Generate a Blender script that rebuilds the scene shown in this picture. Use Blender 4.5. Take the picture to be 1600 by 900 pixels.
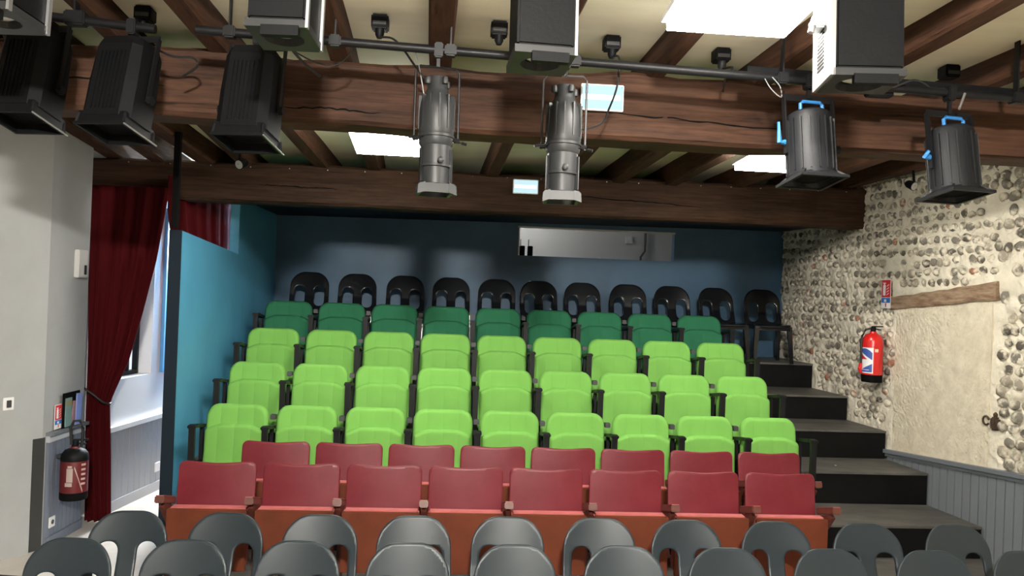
import bpy, bmesh, math, random
import numpy as np
from mathutils import Vector, Matrix, Euler
random.seed(7)
for o in list(bpy.data.objects):
    bpy.data.objects.remove(o)
S = bpy.context.scene
COL = S.collection
PI = math.pi
R = math.radians

# ------------------------------------------------------------------ camera
cam_d = bpy.data.cameras.new('camera')
cam_d.sensor_width = 36.0
cam_d.lens = 29.25
cam_d.clip_start = 0.05
cam = bpy.data.objects.new('camera', cam_d)
COL.objects.link(cam)
_y, _r, _p = R(4.566), R(2.181), R(0.2)
_F = Vector((math.sin(_y) * math.cos(_p), math.cos(_y) * math.cos(_p), math.sin(_p)))
_X = Vector((math.cos(_y), -math.sin(_y), 0))
_U = _X.cross(_F)
_X2 = _X * math.cos(_r) + _U * math.sin(_r)
_U2 = -_X * math.sin(_r) + _U * math.cos(_r)
cam.matrix_world = Matrix(((_X2.x, _U2.x, -_F.x, 0.0), (_X2.y, _U2.y, -_F.y, 0.0),
                           (_X2.z, _U2.z, -_F.z, 2.18), (0, 0, 0, 1)))
S.camera = cam

# ------------------------------------------------------------------ world, exposure
w = bpy.data.worlds.new('world')
S.world = w
w.use_nodes = True
w.node_tree.nodes['Background'].inputs[0].default_value = (0.75, 0.85, 1.0, 1)
w.node_tree.nodes['Background'].inputs[1].default_value = 0.6
S.view_settings.view_transform = 'Standard'
S.view_settings.look = 'None'
S.view_settings.exposure = 0.78
S.view_settings.gamma = 1.0
FLOOD = 2350.0        # work floodlight over the stage, behind the camera
LED_A = 40.0         # panel at the top of the frame
LED_BACK = 28.0       # two panels of the back bay
WINDOW_GLOW = 0.65   # daylight in the corridor window

# ------------------------------------------------------------------ materials
MATS = {}


def mat(name, col, rough=0.6, var=0.0, vscale=8.0, bump=0.0, bscale=40.0, metal=0.0, spec=0.5,
        stretch=(1, 1, 1), col2=None, emit=None, coat=0.0, detail=4.0):
    if name in MATS:
        return MATS[name]
    m = bpy.data.materials.new(name)
    m.use_nodes = True
    nt = m.node_tree
    b = nt.nodes['Principled BSDF']
    b.inputs['Base Color'].default_value = (*col, 1)
    b.inputs['Roughness'].default_value = rough
    b.inputs['Metallic'].default_value = metal
    b.inputs['Specular IOR Level'].default_value = spec
    b.inputs['Coat Weight'].default_value = coat
    if var or bump:
        tc = nt.nodes.new('ShaderNodeTexCoord')
        mp = nt.nodes.new('ShaderNodeMapping')
        mp.inputs['Scale'].default_value = stretch
        nt.links.new(tc.outputs['Object'], mp.inputs[0])
    if var:
        n = nt.nodes.new('ShaderNodeTexNoise')
        n.inputs['Scale'].default_value = vscale
        n.inputs['Detail'].default_value = detail
        n.inputs['Roughness'].default_value = 0.6
        nt.links.new(mp.outputs[0], n.inputs['Vector'])
        cr = nt.nodes.new('ShaderNodeValToRGB')
        cr.color_ramp.elements[0].position = 0.32
        cr.color_ramp.elements[1].position = 0.68
        c2 = col2 if col2 else tuple(min(1, c * (1 + var)) for c in col)
        c1 = tuple(c * (1 - var) for c in col) if not col2 else col
        cr.color_ramp.elements[0].color = (*c1, 1)
        cr.color_ramp.elements[1].color = (*c2, 1)
        nt.links.new(n.outputs['Fac'], cr.inputs[0])
        nt.links.new(cr.outputs[0], b.inputs['Base Color'])
    if bump:
        n2 = nt.nodes.new('ShaderNodeTexNoise')
        n2.inputs['Scale'].default_value = bscale
        n2.inputs['Detail'].default_value = 5.0
        nt.links.new(mp.outputs[0], n2.inputs['Vector'])
        bp = nt.nodes.new('ShaderNodeBump')
        bp.inputs['Strength'].default_value = bump
        bp.inputs['Distance'].default_value = 0.02
        nt.links.new(n2.outputs['Fac'], bp.inputs['Height'])
        nt.links.new(bp.outputs[0], b.inputs['Normal'])
    if emit:
        b.inputs['Emission Color'].default_value = (*emit[:3], 1)
        b.inputs['Emission Strength'].default_value = emit[3]
    MATS[name] = m
    return m


def fabric(name, col):
    m = mat(name, col, rough=0.92, spec=0.15)
    nt = m.node_tree
    b = nt.nodes['Principled BSDF']
    tc = nt.nodes.new('ShaderNodeTexCoord')
    wv = nt.nodes.new('ShaderNodeTexWave')
    wv.bands_direction = 'X'
    wv.wave_profile = 'SIN'
    wv.inputs['Scale'].default_value = 2.45
    wv.inputs['Distortion'].default_value = 0.25
    nt.links.new(tc.outputs['Object'], wv.inputs['Vector'])
    pw = nt.nodes.new('ShaderNodeMath')
    pw.operation = 'POWER'
    pw.inputs[1].default_value = 0.35
    nt.links.new(wv.outputs['Fac'], pw.inputs[0])
    n = nt.nodes.new('ShaderNodeTexNoise')
    n.inputs['Scale'].default_value = 420
    nt.links.new(tc.outputs['Object'], n.inputs['Vector'])
    ad = nt.nodes.new('ShaderNodeMath')
    ad.operation = 'MULTIPLY_ADD'
    ad.inputs[1].default_value = 0.12
    nt.links.new(n.outputs['Fac'], ad.inputs[0])
    nt.links.new(pw.outputs[0], ad.inputs[2])
    bp = nt.nodes.new('ShaderNodeBump')
    bp.inputs['Strength'].default_value = 0.8
    bp.inputs['Distance'].default_value = 0.006
    nt.links.new(ad.outputs[0], bp.inputs['Height'])
    nt.links.new(bp.outputs[0], b.inputs['Normal'])
    n3 = nt.nodes.new('ShaderNodeTexNoise')
    n3.inputs['Scale'].default_value = 6
    nt.links.new(tc.outputs['Object'], n3.inputs['Vector'])
    mx = nt.nodes.new('ShaderNodeMix')
    mx.data_type = 'RGBA'
    mx.inputs[6].default_value = (*[c * 0.88 for c in col], 1)
    mx.inputs[7].default_value = (*[min(1, c * 1.1) for c in col], 1)
    nt.links.new(n3.outputs['Fac'], mx.inputs[0])
    nt.links.new(mx.outputs[2], b.inputs['Base Color'])
    return m


def srgb(r, g, b):
    return tuple(((c / 255) / 12.92 if c / 255 <= 0.04045 else ((c / 255 + 0.055) / 1.055) ** 2.4) for c in (r, g, b))


M_GREEN = fabric('bright_green_fabric', (0.165, 0.39, 0.080))
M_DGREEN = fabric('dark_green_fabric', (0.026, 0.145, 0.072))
M_STEEL = mat('black_steel', (0.006, 0.006, 0.007), rough=0.45, spec=0.25)
M_BRACKET = mat('grey_steel', (0.055, 0.055, 0.058), rough=0.5, metal=0.2)
M_RED = mat('red_plywood', (0.130, 0.009, 0.016), rough=0.40, var=0.25, vscale=4, col2=(0.17, 0.021, 0.030), spec=0.3)
M_REDTOP = mat('lit_pink_edge', (0.42, 0.11, 0.105), rough=0.5, var=0.15, vscale=14)  # paler than the plywood: light on the upper edges put into the colour
M_RUST = mat('rust_brown_plywood', (0.125, 0.030, 0.013), rough=0.55, spec=0.2, var=0.14, vscale=6, bump=0.03)
M_STAND = mat('red_brown_wood', (0.115, 0.030, 0.019), rough=0.45, var=0.2, vscale=12)
M_GCHAIR = mat('grey_plastic', (0.020, 0.028, 0.034), rough=0.38, spec=0.34, bump=0.012, bscale=300)
M_BCHAIR = mat('black_plastic', (0.007, 0.008, 0.010), rough=0.17, spec=0.55)
M_BLACKSTEP = mat('black_painted_riser', (0.004, 0.004, 0.004), rough=0.6, var=0.4, vscale=4, bump=0.05, bscale=12, spec=0.14)
M_TREAD = mat('scuffed_dark_tread', (0.055, 0.052, 0.047), rough=0.5, var=0.5, vscale=3.5, stretch=(1, 2.5, 1), col2=(0.115, 0.108, 0.096), bump=0.04, bscale=25)
M_FLOOR = mat('grey_floor', (0.27, 0.26, 0.245), rough=0.6, var=0.2, vscale=3, bump=0.02)
M_LANDING = mat('beige_tile', (0.50, 0.46, 0.41), rough=0.45, var=0.08, vscale=5)
M_GREYWALL = mat('grey_paint', (0.36, 0.37, 0.37), rough=0.6, var=0.05, vscale=3, bump=0.03, bscale=18)
M_WHITEWALL = mat('white_paint', (0.74, 0.75, 0.76), rough=0.6, bump=0.03, bscale=18)
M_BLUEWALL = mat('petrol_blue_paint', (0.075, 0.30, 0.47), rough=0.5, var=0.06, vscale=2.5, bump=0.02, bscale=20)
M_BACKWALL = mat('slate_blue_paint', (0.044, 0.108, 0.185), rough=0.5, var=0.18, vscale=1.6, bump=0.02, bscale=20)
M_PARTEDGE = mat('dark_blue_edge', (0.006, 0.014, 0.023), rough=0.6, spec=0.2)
M_BEADL = mat('blue_grey_boards', (0.15, 0.17, 0.22), rough=0.5, var=0.08, vscale=6, stretch=(1, 1, 0.1))
M_BEADR = mat('grey_boards', (0.17, 0.185, 0.20), rough=0.5, var=0.06, vscale=6, stretch=(1, 1, 0.1))
M_CAP = mat('grey_cap', (0.15, 0.165, 0.185), rough=0.4)
M_WHITE = mat('white_plastic', (0.80, 0.80, 0.79), rough=0.4)
M_SILVER = mat('silver_metal', (0.62, 0.62, 0.64), rough=0.35, metal=0.85)
def wood(name, dark, light, axis, seed=0.0):
    """old oak: long fibres along axis, coarse patches, thin dark drying cracks"""
    m = mat(name, light, rough=0.72, spec=0.22)
    nt = m.node_tree
    b = nt.nodes['Principled BSDF']
    tc = nt.nodes.new('ShaderNodeTexCoord')
    def noise(sc, along, det):
        mp = nt.nodes.new('ShaderNodeMapping')
        mp.inputs['Scale'].default_value = tuple(along if k == axis else 1.0 for k in range(3))
        mp.inputs['Location'].default_value = (seed, seed * 2, seed * 3)
        nt.links.new(tc.outputs['Object'], mp.inputs[0])
        n = nt.nodes.new('ShaderNodeTexNoise')
        n.inputs['Scale'].default_value = sc
        n.inputs['Detail'].default_value = det
        n.inputs['Roughness'].default_value = .65
        nt.links.new(mp.outputs[0], n.inputs['Vector'])
        return n
    n1, n2, n3 = noise(3.2, .35, 4), noise(48, .05, 6), noise(17, .06, 3)
    mx = nt.nodes.new('ShaderNodeMath')
    mx.operation = 'MULTIPLY_ADD'
    mx.inputs[1].default_value = .55
    nt.links.new(n2.outputs['Fac'], mx.inputs[0])
    m2 = nt.nodes.new('ShaderNodeMath')
    m2.operation = 'MULTIPLY'
    m2.inputs[1].default_value = .5
    nt.links.new(n1.outputs['Fac'], m2.inputs[0])
    nt.links.new(m2.outputs[0], mx.inputs[2])
    cr = nt.nodes.new('ShaderNodeValToRGB')
    e = cr.color_ramp.elements
    e[0].position, e[1].position = .38, .68
    e[0].color, e[1].color = (*dark, 1), (*light, 1)
    nt.links.new(mx.outputs[0], cr.inputs[0])
    ck = nt.nodes.new('ShaderNodeValToRGB')
    ck.color_ramp.elements[0].position, ck.color_ramp.elements[1].position = .27, .36
    ck.color_ramp.elements[0].color = (.25, .22, .2, 1)
    ck.color_ramp.elements[1].color = (1, 1, 1, 1)
    nt.links.new(n3.outputs['Fac'], ck.inputs[0])
    mm = nt.nodes.new('ShaderNodeMix')
    mm.data_type = 'RGBA'
    mm.blend_type = 'MULTIPLY'
    mm.inputs[0].default_value = 1
    nt.links.new(cr.outputs[0], mm.inputs[6])
    nt.links.new(ck.outputs[0], mm.inputs[7])
    nt.links.new(mm.outputs[2], b.inputs['Base Color'])
    bp = nt.nodes.new('ShaderNodeBump')
    bp.inputs['Strength'].default_value = .55
    bp.inputs['Distance'].default_value = .012
    ad = nt.nodes.new('ShaderNodeMath')
    ad.operation = 'ADD'
    nt.links.new(mx.outputs[0], ad.inputs[0])
    nt.links.new(ck.outputs[0], ad.inputs[1])
    nt.links.new(ad.outputs[0], bp.inputs['Height'])
    nt.links.new(bp.outputs[0], b.inputs['Normal'])
    return m


M_BEAM = wood('old_beam_wood', (.022, .0095, .0055), (.092, .042, .023), 0)
M_BEAM2 = wood('darker_beam_wood', (.020, .010, .006), (.082, .043, .025), 0, 3.1)
M_JOIST = wood('joist_wood', (.030, .0125, .007), (.098, .046, .026), 1, 1.7)
M_PLASTER = mat('cream_ceiling', (0.80, 0.76, 0.58), rough=0.8, var=0.08, vscale=1.5, stretch=(0.4, 2, 1), bump=0.05, bscale=14)
M_CURTAIN = mat('crimson_velvet', (0.046, 0.0018, 0.003), rough=0.9, spec=0.1, bump=0.05, bscale=160)
M_CURTAIN.node_tree.nodes['Principled BSDF'].inputs['Sheen Weight'].default_value = 0.12
M_CURTAIN.node_tree.nodes['Principled BSDF'].inputs['Sheen Tint'].default_value = (0.8, 0.05, 0.05, 1)
M_MORTAR = mat('lime_mortar', (0.66, 0.60, 0.48), rough=0.95, var=0.1, vscale=5, col2=(0.80, 0.74, 0.61), bump=1.0, bscale=22, spec=0.1)
M_PATCH = mat('rough_plaster', (0.60, 0.53, 0.40), rough=0.95, var=0.1, vscale=9, col2=(0.76, 0.69, 0.54), bump=1.0, bscale=30, spec=0.1)
def cobble(name, col):
    m = mat(name, col, rough=.85, spec=.2)
    nt = m.node_tree
    b = nt.nodes['Principled BSDF']
    ge = nt.nodes.new('ShaderNodeNewGeometry')       # lime smears run across stones: world position, not each stone's own
    n = nt.nodes.new('ShaderNodeTexNoise')
    n.inputs['Scale'].default_value = 17
    n.inputs['Detail'].default_value = 5
    nt.links.new(ge.outputs['Position'], n.inputs['Vector'])
    cr = nt.nodes.new('ShaderNodeValToRGB')
    cr.color_ramp.elements[0].position = .46
    cr.color_ramp.elements[1].position = .64
    cr.color_ramp.elements[0].color = (*col, 1)
    cr.color_ramp.elements[1].color = (.66, .60, .48, 1)
    nt.links.new(n.outputs['Fac'], cr.inputs[0])
    nt.links.new(cr.outputs[0], b.inputs['Base Color'])
    return m


STONES_M = [cobble('grey_cobble', (.20, .18, .148)), cobble('dark_cobble', (.115, .10, .082)), cobble('pale_cobble', (.33, .29, .23)), cobble('brick_cobble', (.33, .15, .10))]
M_LINTEL = mat('bleached_lintel', (0.17, 0.095, 0.055), rough=0.85, var=0.4, vscale=7, stretch=(4, 0.8, 4), col2=(0.36, 0.26, 0.17), bump=0.3, bscale=14)
M_LAMPBLK = mat('lamp_black', (0.004, 0.0042, 0.005), rough=0.55, spec=0.16, bump=0.05, bscale=60)
M_LAMPGREY = mat('lamp_grey', (0.026, 0.027, 0.028), rough=0.45, spec=0.4)
M_LAMPDK = mat('lamp_charcoal', (0.010, 0.0105, 0.012), rough=0.5, spec=0.25, metal=0.0, bump=0.05, bscale=80)
M_LENS = mat('lens_glass', (0.5, 0.51, 0.5), rough=0.25, spec=0.9)
M_DARKIN = mat('black_interior', (0.003, 0.003, 0.003), rough=0.8, spec=0.1)
M_BLUEPL = mat('blue_plastic', (0.025, 0.17, 0.44), rough=0.45)
M_CABLE = mat('black_cable', (0.010, 0.010, 0.010), rough=0.5)
M_GCABLE = mat('grey_wire', (0.30, 0.30, 0.30), rough=0.4, metal=0.6)
M_EXRED = mat('extinguisher_red', (0.62, 0.016, 0.014), rough=0.28, coat=0.3)
M_EXDARK = mat('extinguisher_maroon', (0.11, 0.008, 0.010), rough=0.45)
M_SIGNRED = mat('sign_red', (0.62, 0.02, 0.03), rough=0.4)
M_SIGNBLUE = mat('sign_blue', (0.03, 0.16, 0.50), rough=0.4)
M_LABELBLUE = mat('label_blue', (0.05, 0.10, 0.36), rough=0.4)
M_IRON = mat('rusty_iron', (0.055, 0.032, 0.020), rough=0.8, var=0.4, vscale=30)
M_LEAF = mat('leaflet_green', (0.16, 0.26, 0.25), rough=0.5)
M_LEAFR = mat('leaflet_rose', (0.30, 0.17, 0.20), rough=0.5)
M_LEAFB = mat('leaflet_blue', (0.22, 0.30, 0.66), rough=0.5)
M_OLIVE = mat('leaflet_olive', (0.24, 0.22, 0.10), rough=0.5)
M_BOOTH = mat('booth_wall', (0.62, 0.62, 0.61), rough=0.6)


def emitter(name, col, strength):
    m = bpy.data.materials.new(name)
    m.use_nodes = True
    nt = m.node_tree
    nt.nodes.remove(nt.nodes['Principled BSDF'])
    e = nt.nodes.new('ShaderNodeEmission')
    e.inputs[0].default_value = (*col, 1)
    e.inputs[1].default_value = strength
    nt.links.new(e.outputs[0], nt.nodes['Material Output'].inputs[0])
    return m


# ------------------------------------------------------------------ mesh helpers
class MB:
    def __init__(s):
        s.v, s.f = [], []

    def add(s, vs, fs, M=None):
        o = len(s.v)
        s.v += [tuple(M @ Vector(p)) if M else tuple(p) for p in vs]
        s.f += [tuple(i + o for i in q) for q in fs]
        return s

    def box(s, x0, x1, y0, y1, z0, z1, M=None, bev=0.0):
        if bev:
            bm = bmesh.new()
            bmesh.ops.create_cube(bm, size=1)
            for q in bm.verts:
                q.co = Vector(((x0 + x1) / 2 + q.co.x * (x1 - x0), (y0 + y1) / 2 + q.co.y * (y1 - y0), (z0 + z1) / 2 + q.co.z * (z1 - z0)))
            bmesh.ops.bevel(bm, geom=bm.edges[:] , offset=bev, segments=2, affect='EDGES')
            bm.verts.index_update()
            s.add([q.co[:] for q in bm.verts], [[l.index for l in fc.verts] for fc in bm.faces], M)
            bm.free()
            return s
        vs = [(x, y, z) for x in (x0, x1) for y in (y0, y1) for z in (z0, z1)]
        return s.add(vs, [(0, 1, 3, 2), (4, 6, 7, 5), (0, 4, 5, 1), (2, 3, 7, 6), (0, 2, 6, 4), (1, 5, 7, 3)], M)

    def prism(s, poly, h0, h1, M=None):            # poly in xy, extruded in z
        n = len(poly)
        vs = [(x, y, h0) for x, y in poly] + [(x, y, h1) for x, y in poly]
        fs = [tuple(range(n - 1, -1, -1)), tuple(range(n, 2 * n))] + [(i, (i + 1) % n, n + (i + 1) % n, n + i) for i in range(n)]
        return s.add(vs, fs, M)

    def lathe(s, prof, n=20, M=None, cap=True, rot=0.0):        # (r, z) pairs about z
        vs, fs = [], []
        for r, z in prof:
            vs += [(r * math.cos(rot + 2 * PI * k / n), r * math.sin(rot + 2 * PI * k / n), z) for k in range(n)]
        for i in range(len(prof) - 1):
            for k in range(n):
                k2 = (k + 1) % n
                fs.append((i * n + k, i * n + k2, (i + 1) * n + k2, (i + 1) * n + k))
        if cap:
            fs.append(tuple(range(n - 1, -1, -1)))
            fs.append(tuple((len(prof) - 1) * n + k for k in range(n)))
        return s.add(vs, fs, M)

    def tube(s, pts, r, n=8, M=None):
        pts = [Vector(p) for p in pts]
        vs, fs = [], []
        for i, p in enumerate(pts):
            d = (pts[min(i + 1, len(pts) - 1)] - pts[max(i - 1, 0)]).normalized()
            a = d.orthogonal() if abs(d.z) > 0.95 else d.cross(Vector((0, 0, 1)))
            if abs(d.z) > 0.95:
                a = d.cross(Vector((0, 1, 0)))
            a.normalize()
            b = d.cross(a)
            rr = r[i] if isinstance(r, (list, tuple)) else r
            vs += [tuple(p + a * rr * math.cos(2 * PI * k / n) + b * rr * math.sin(2 * PI * k / n)) for k in range(n)]
        for i in range(len(pts) - 1):
            for k in range(n):
                k2 = (k + 1) % n
                fs.append((i * n + k, i * n + k2, (i + 1) * n + k2, (i + 1) * n + k))
        fs.append(tuple(range(n - 1, -1, -1)))
        fs.append(tuple((len(pts) - 1) * n + k for k in range(n)))
        return s.add(vs, fs, M)

    def bar(s, p0, p1, w, h, M=None):            # rectangular bar from p0 to p1
        p0, p1 = Vector(p0), Vector(p1)
        d = p1 - p0
        L = d.length
        q = d.to_track_quat('X', 'Z').to_matrix().to_4x4()
        T = Matrix.Translation(p0) @ q
        return s.box(0, L, -w / 2, w / 2, -h / 2, h / 2, (M @ T) if M else T)

    def mesh(s, name, m, smooth=False, fix=True):
        me = bpy.data.meshes.new(name)
        me.from_pydata(s.v, [], s.f)
        if fix:
            bm = bmesh.new()
            bm.from_mesh(me)
            bmesh.ops.recalc_face_normals(bm, faces=bm.faces)
            bm.to_mesh(me)
            bm.free()
        me.materials.append(m)
        if smooth:
            me.shade_smooth()
            if smooth != 'all':
                me.set_sharp_from_angle(angle=R(40))
        me.update()
        return me

    def build(s, name, m, parent=None, smooth=False, loc=None, rot=None):
        o = bpy.data.objects.new(name, s.mesh(name, m, smooth))
        COL.objects.link(o)
        if parent:
            o.parent = parent
        if loc:
            o.location = loc
        if rot:
            o.rotation_euler = rot
        return o


def tag(o, label=None, cat=None, group=None, kind=None):
    if label:
        o['label'] = label
    if cat:
        o['category'] = cat
    if group:
        o['group'] = group
    if kind:
        o['kind'] = kind
    return o


def thing(name, loc, label, cat, group=None, rot=(0, 0, 0)):
    o = bpy.data.objects.new(name, None)
    o.empty_display_size = 0.1
    COL.objects.link(o)
    o.location = loc
    o.rotation_euler = rot
    return tag(o, label, cat, group)


def kids(o, table={}):
    return [c for c in bpy.data.objects if c.parent == o]


def copy_tree(parts, root, loc, label, group, rot=None):
    r = root.copy()
    COL.objects.link(r)
    r.location = loc
    if rot:
        r.rotation_euler = rot
    r['label'] = label
    r['group'] = group
    mp = {root: r}
    for p in parts:                      # parts listed parents first
        c = p.copy()
        COL.objects.link(c)
        c.parent = mp[p.parent]
        mp[p] = c
    return r


def tree(root):
    out, q = [], [root]
    while q:
        o = q.pop(0)
        for c in kids(o):
            out.append(c)
            q.append(c)
    return out


def rbox(x, z, cx, cz, hx, hz, r):
    qx, qz = np.abs(x - cx) - (hx - r), np.abs(z - cz) - (hz - r)
    return np.hypot(np.maximum(qx, 0), np.maximum(qz, 0)) + np.minimum(np.maximum(qx, qz), 0) - r


def plate(mb, sdf, x0, x1, z0, z1, step, T, r, surf, tmin=0.0, bev=0.0):
    """A cushion or shell: the region sdf<0 of the xz plane, thickness T with edges rounded over r, laid on surf(x,z)->(x,y,z)."""
    nx, nz = int(math.ceil((x1 - x0) / step)) + 1, int(math.ceil((z1 - z0) / step)) + 1
    X, Z = np.meshgrid(np.linspace(x0, x1, nx), np.linspace(z0, z1, nz), indexing='ij')
    D = sdf(X, Z)
    keep = D < 0.45 * step
    idx = -np.ones(X.shape, int)
    faces = []
    used = np.zeros(X.shape, bool)
    for i in range(nx - 1):
        for j in range(nz - 1):
            if keep[i, j] and keep[i + 1, j] and keep[i, j + 1] and keep[i + 1, j + 1]:
                faces.append(((i, j), (i + 1, j), (i + 1, j + 1), (i, j + 1)))
                used[i:i + 2, j:j + 2] = True
    edge = {}
    for f in faces:
        for a, b in zip(f, f[1:] + f[:1]):
            k = (min(a, b), max(a, b))
            edge[k] = edge.get(k, 0) + 1
    bnd = np.zeros(X.shape, bool)
    for (a, b), n in edge.items():
        if n == 1:
            bnd[a] = bnd[b] = True
    Xs, Zs = X.copy(), Z.copy()
    e = 1e-4
    for _ in range(3):
        d = sdf(Xs, Zs)
        gx = (sdf(Xs + e, Zs) - sdf(Xs - e, Zs)) / (2 * e)
        gz = (sdf(Xs, Zs + e) - sdf(Xs, Zs - e)) / (2 * e)
        g2 = np.maximum(gx * gx + gz * gz, 0.2)
        Xs = np.where(bnd, Xs - d * gx / g2, Xs)
        Zs = np.where(bnd, Zs - d * gz / g2, Zs)
    d = np.clip(-sdf(Xs, Zs), 0, None)
    d[bnd] = 0
    if bev:
        return plate_hard(mb, X, Xs, Zs, bnd, used, faces, edge, sdf, T, bev, surf)
    t = T / 2 * np.sqrt(np.clip(1 - (1 - np.minimum(d / r, 1)) ** 2, 0, 1)) + tmin
    vs, fs = [], []
    fi, bi = {}, {}
    for i, j in zip(*np.nonzero(used)):
        x, z = float(Xs[i, j]), float(Zs[i, j])
        px, py, pz = surf(x, z)
        if bnd[i, j]:
            fi[i, j] = bi[i, j] = len(vs)
            vs.append((px, py, pz))
        else:
            tt = float(t[i, j])
            fi[i, j] = len(vs)
            vs.append((px, py - tt, pz))
            bi[i, j] = len(vs)
            vs.append((px, py + tt, pz))
    for f in faces:
        fs.append(tuple(fi[k] for k in f))
        fs.append(tuple(bi[k] for k in reversed(f)))
    mb.add(vs, fs)
    return mb


def plate_hard(mb, X, Xs, Zs, bnd, used, faces, edge, sdf, T, b, surf):
    """shell with square edges eased by b"""
    e = 1e-4
    gx = (sdf(Xs + e, Zs) - sdf(Xs - e, Zs)) / (2 * e)
    gz = (sdf(Xs, Zs + e) - sdf(Xs, Zs - e)) / (2 * e)
    gl = np.maximum(np.hypot(gx, gz), .3)
    vs, fs, ids = [], [], {}
    for i, j in zip(*np.nonzero(used)):
        x, z = float(Xs[i, j]), float(Zs[i, j])
        if bnd[i, j]:
            nx_, nz_ = float(gx[i, j] / gl[i, j]), float(gz[i, j] / gl[i, j])
            q = []
            for (k, off, dy) in ((0, b, -T / 2), (1, 0, -T / 2 + b), (2, 0, T / 2 - b), (3, b, T / 2)):
                px, py, pz = surf(x - nx_ * off, z - nz_ * off)
                q.append(len(vs))
                vs.append((px, py + dy, pz))
            ids[i, j] = q
        else:
            px, py, pz = surf(x, z)
            ids[i, j] = (len(vs), None, None, len(vs) + 1)
            vs += [(px, py - T / 2, pz), (px, py + T / 2, pz)]
    for f in faces:
        fs.append(tuple(ids[k][0] for k in f))
        fs.append(tuple(ids[k][3] for k in reversed(f)))
        for a, c in zip(f, f[1:] + f[:1]):
            if edge[min(a, c), max(a, c)] == 1:
                for k in range(3):
                    fs.append((ids[c][k], ids[a][k], ids[a][k + 1], ids[c][k + 1]))
    mb.add(vs, fs)
    return mb


ORD = ['first', 'second', 'third', 'fourth', 'fifth', 'sixth', 'seventh', 'eighth', 'ninth', 'tenth', 'eleventh', 'twelfth']


def place_word(k, n):
    if k == 0:
        return 'leftmost'
    if k == n - 1:
        return 'rightmost'
    return ORD[k] + ' from the left'


# ================================================================== SETTING
def WX(y):            # the stone wall's line in plan
    return 4.5 - 0.0714 * (y - 6.5)


# levels of the tiers: front edge Y, top z
TIERS = [(6.50, 0.392), (7.20, 0.675), (7.85, 0.945), (8.55, 1.195), (9.30, 1.470)]
PLAT = 0.13

fl = MB().box(-6, 6, -5, 10.6, -0.1, 0.0).build('floor', M_FLOOR)
tag(fl, kind='structure')

# low platform under the red seats and the landing at left
plat = fl


def on(root, o):
    o.parent = root
    o.location = -Vector(root.location)
    return o


on(plat, MB().prism([(-2.0, 5.35), (WX(5.35) - 0.02, 5.35), (WX(6.5) - 0.02, 6.5), (-2.0, 6.5)], 0.002, PLAT - 0.012).build('step', M_BLACKSTEP))
on(plat, MB().prism([(-2.0, 5.34), (WX(5.34) - 0.02, 5.34), (WX(6.5) - 0.02, 6.499), (-2.0, 6.499)], PLAT - 0.012, PLAT).build('tread', M_TREAD))
for k, (y, z) in enumerate(TIERS):
    y1 = TIERS[k + 1][0] if k < 4 else 10.195
    xr0, xr1 = WX(y) - 0.045 , WX(y1) - 0.045
    on(plat, MB().prism([(-2.045, y), (xr0, y), (xr1, y1), (-2.045, y1)], 0.002, z - 0.02).build('step', M_BLACKSTEP))
    on(plat, MB().prism([(-2.045, y - 0.012), (xr0, y - 0.012), (xr1, y1 - 0.013), (-2.045, y1 - 0.013)], z - 0.0195, z).build('tread', M_TREAD))
land = on(plat, MB().prism([(-3.6, 5.98), (-2.01, 5.75), (-2.01, 6.6), (-2.16, 6.6), (-2.16, 10.19), (-3.6, 10.19)], 0.001, PLAT).build('landing', M_LANDING))
ed = MB().bar((-3.6, 5.965, PLAT / 2 + 0.003), (-2.01, 5.735, PLAT / 2 + 0.003), 0.03, PLAT - 0.002).build('nosing', M_BLACKSTEP, land)

st = thing('stage', (0, 0, 0), 'pale wooden stage floor below the camera, out of the frame', 'stage')
MB().box(-4.9, 4.5, -4.9, 2.2, 0.001, 0.45).build('platform', mat('pale_stage_boards', (.62, .54, .43), rough=.5), st)

# --- left wall: near stretch, short return above the wainscot, corridor wall with a window
WL = [(-5.0, -5.0), (-5.0, 2.57), (-2.93, 6.42), (-2.895, 7.02)]
CEIL = 4.2


def wall_run(mb, pts, t, z0, z1):
    n = len(pts)
    P = [Vector((*p, 0)) for p in pts]
    off = []
    for i in range(n):
        a = (P[i] - P[i - 1]).normalized() if i else None
        b = (P[i + 1] - P[i]).normalized() if i < n - 1 else None
        d = ((a or b) + (b or a)).normalized()
        nrm = Vector((-d.y, d.x, 0))
        off.append(P[i] + nrm * t)
    poly = [(p.x, p.y) for p in P] + [(p.x, p.y) for p in reversed(off)]
    return mb.prism(poly, z0, z1)


wl = MB()
wall_run(wl, WL, 0.12, 0, CEIL)
wl = wl.build('wall_left', M_GREYWALL)
tag(wl, kind='structure')


def wc(s):            # point on the corridor wall at depth y
    return -2.87 + (s - 7.33) * (0.735 / 5.37 + 0.02)


cw = MB()
cw.prism([(-3.09, 7.015), (-3.09, 7.33), (-3.2, 7.33), (-3.2, 7.015)], 0, CEIL)
cw.prism([(-3.2, 7.33), (wc(7.33), 7.33), (wc(7.60), 7.60), (-3.2, 7.60)], 0, CEIL)
cw.prism([(-3.2, 8.12), (wc(8.12), 8.12), (wc(10.19), 10.19), (-3.2, 10.19)], 0, CEIL)
cw.prism([(-3.2, 7.60), (wc(7.60), 7.60), (wc(8.12), 8.12), (-3.2, 8.12)], 0, 1.27)
cw.prism([(-3.2, 7.60), (wc(7.60), 7.60), (wc(8.12), 8.12), (-3.2, 8.12)], 2.55, CEIL)
cw = cw.build('wall_corridor', M_WHITEWALL)
tag(cw, kind='structure')

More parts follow.
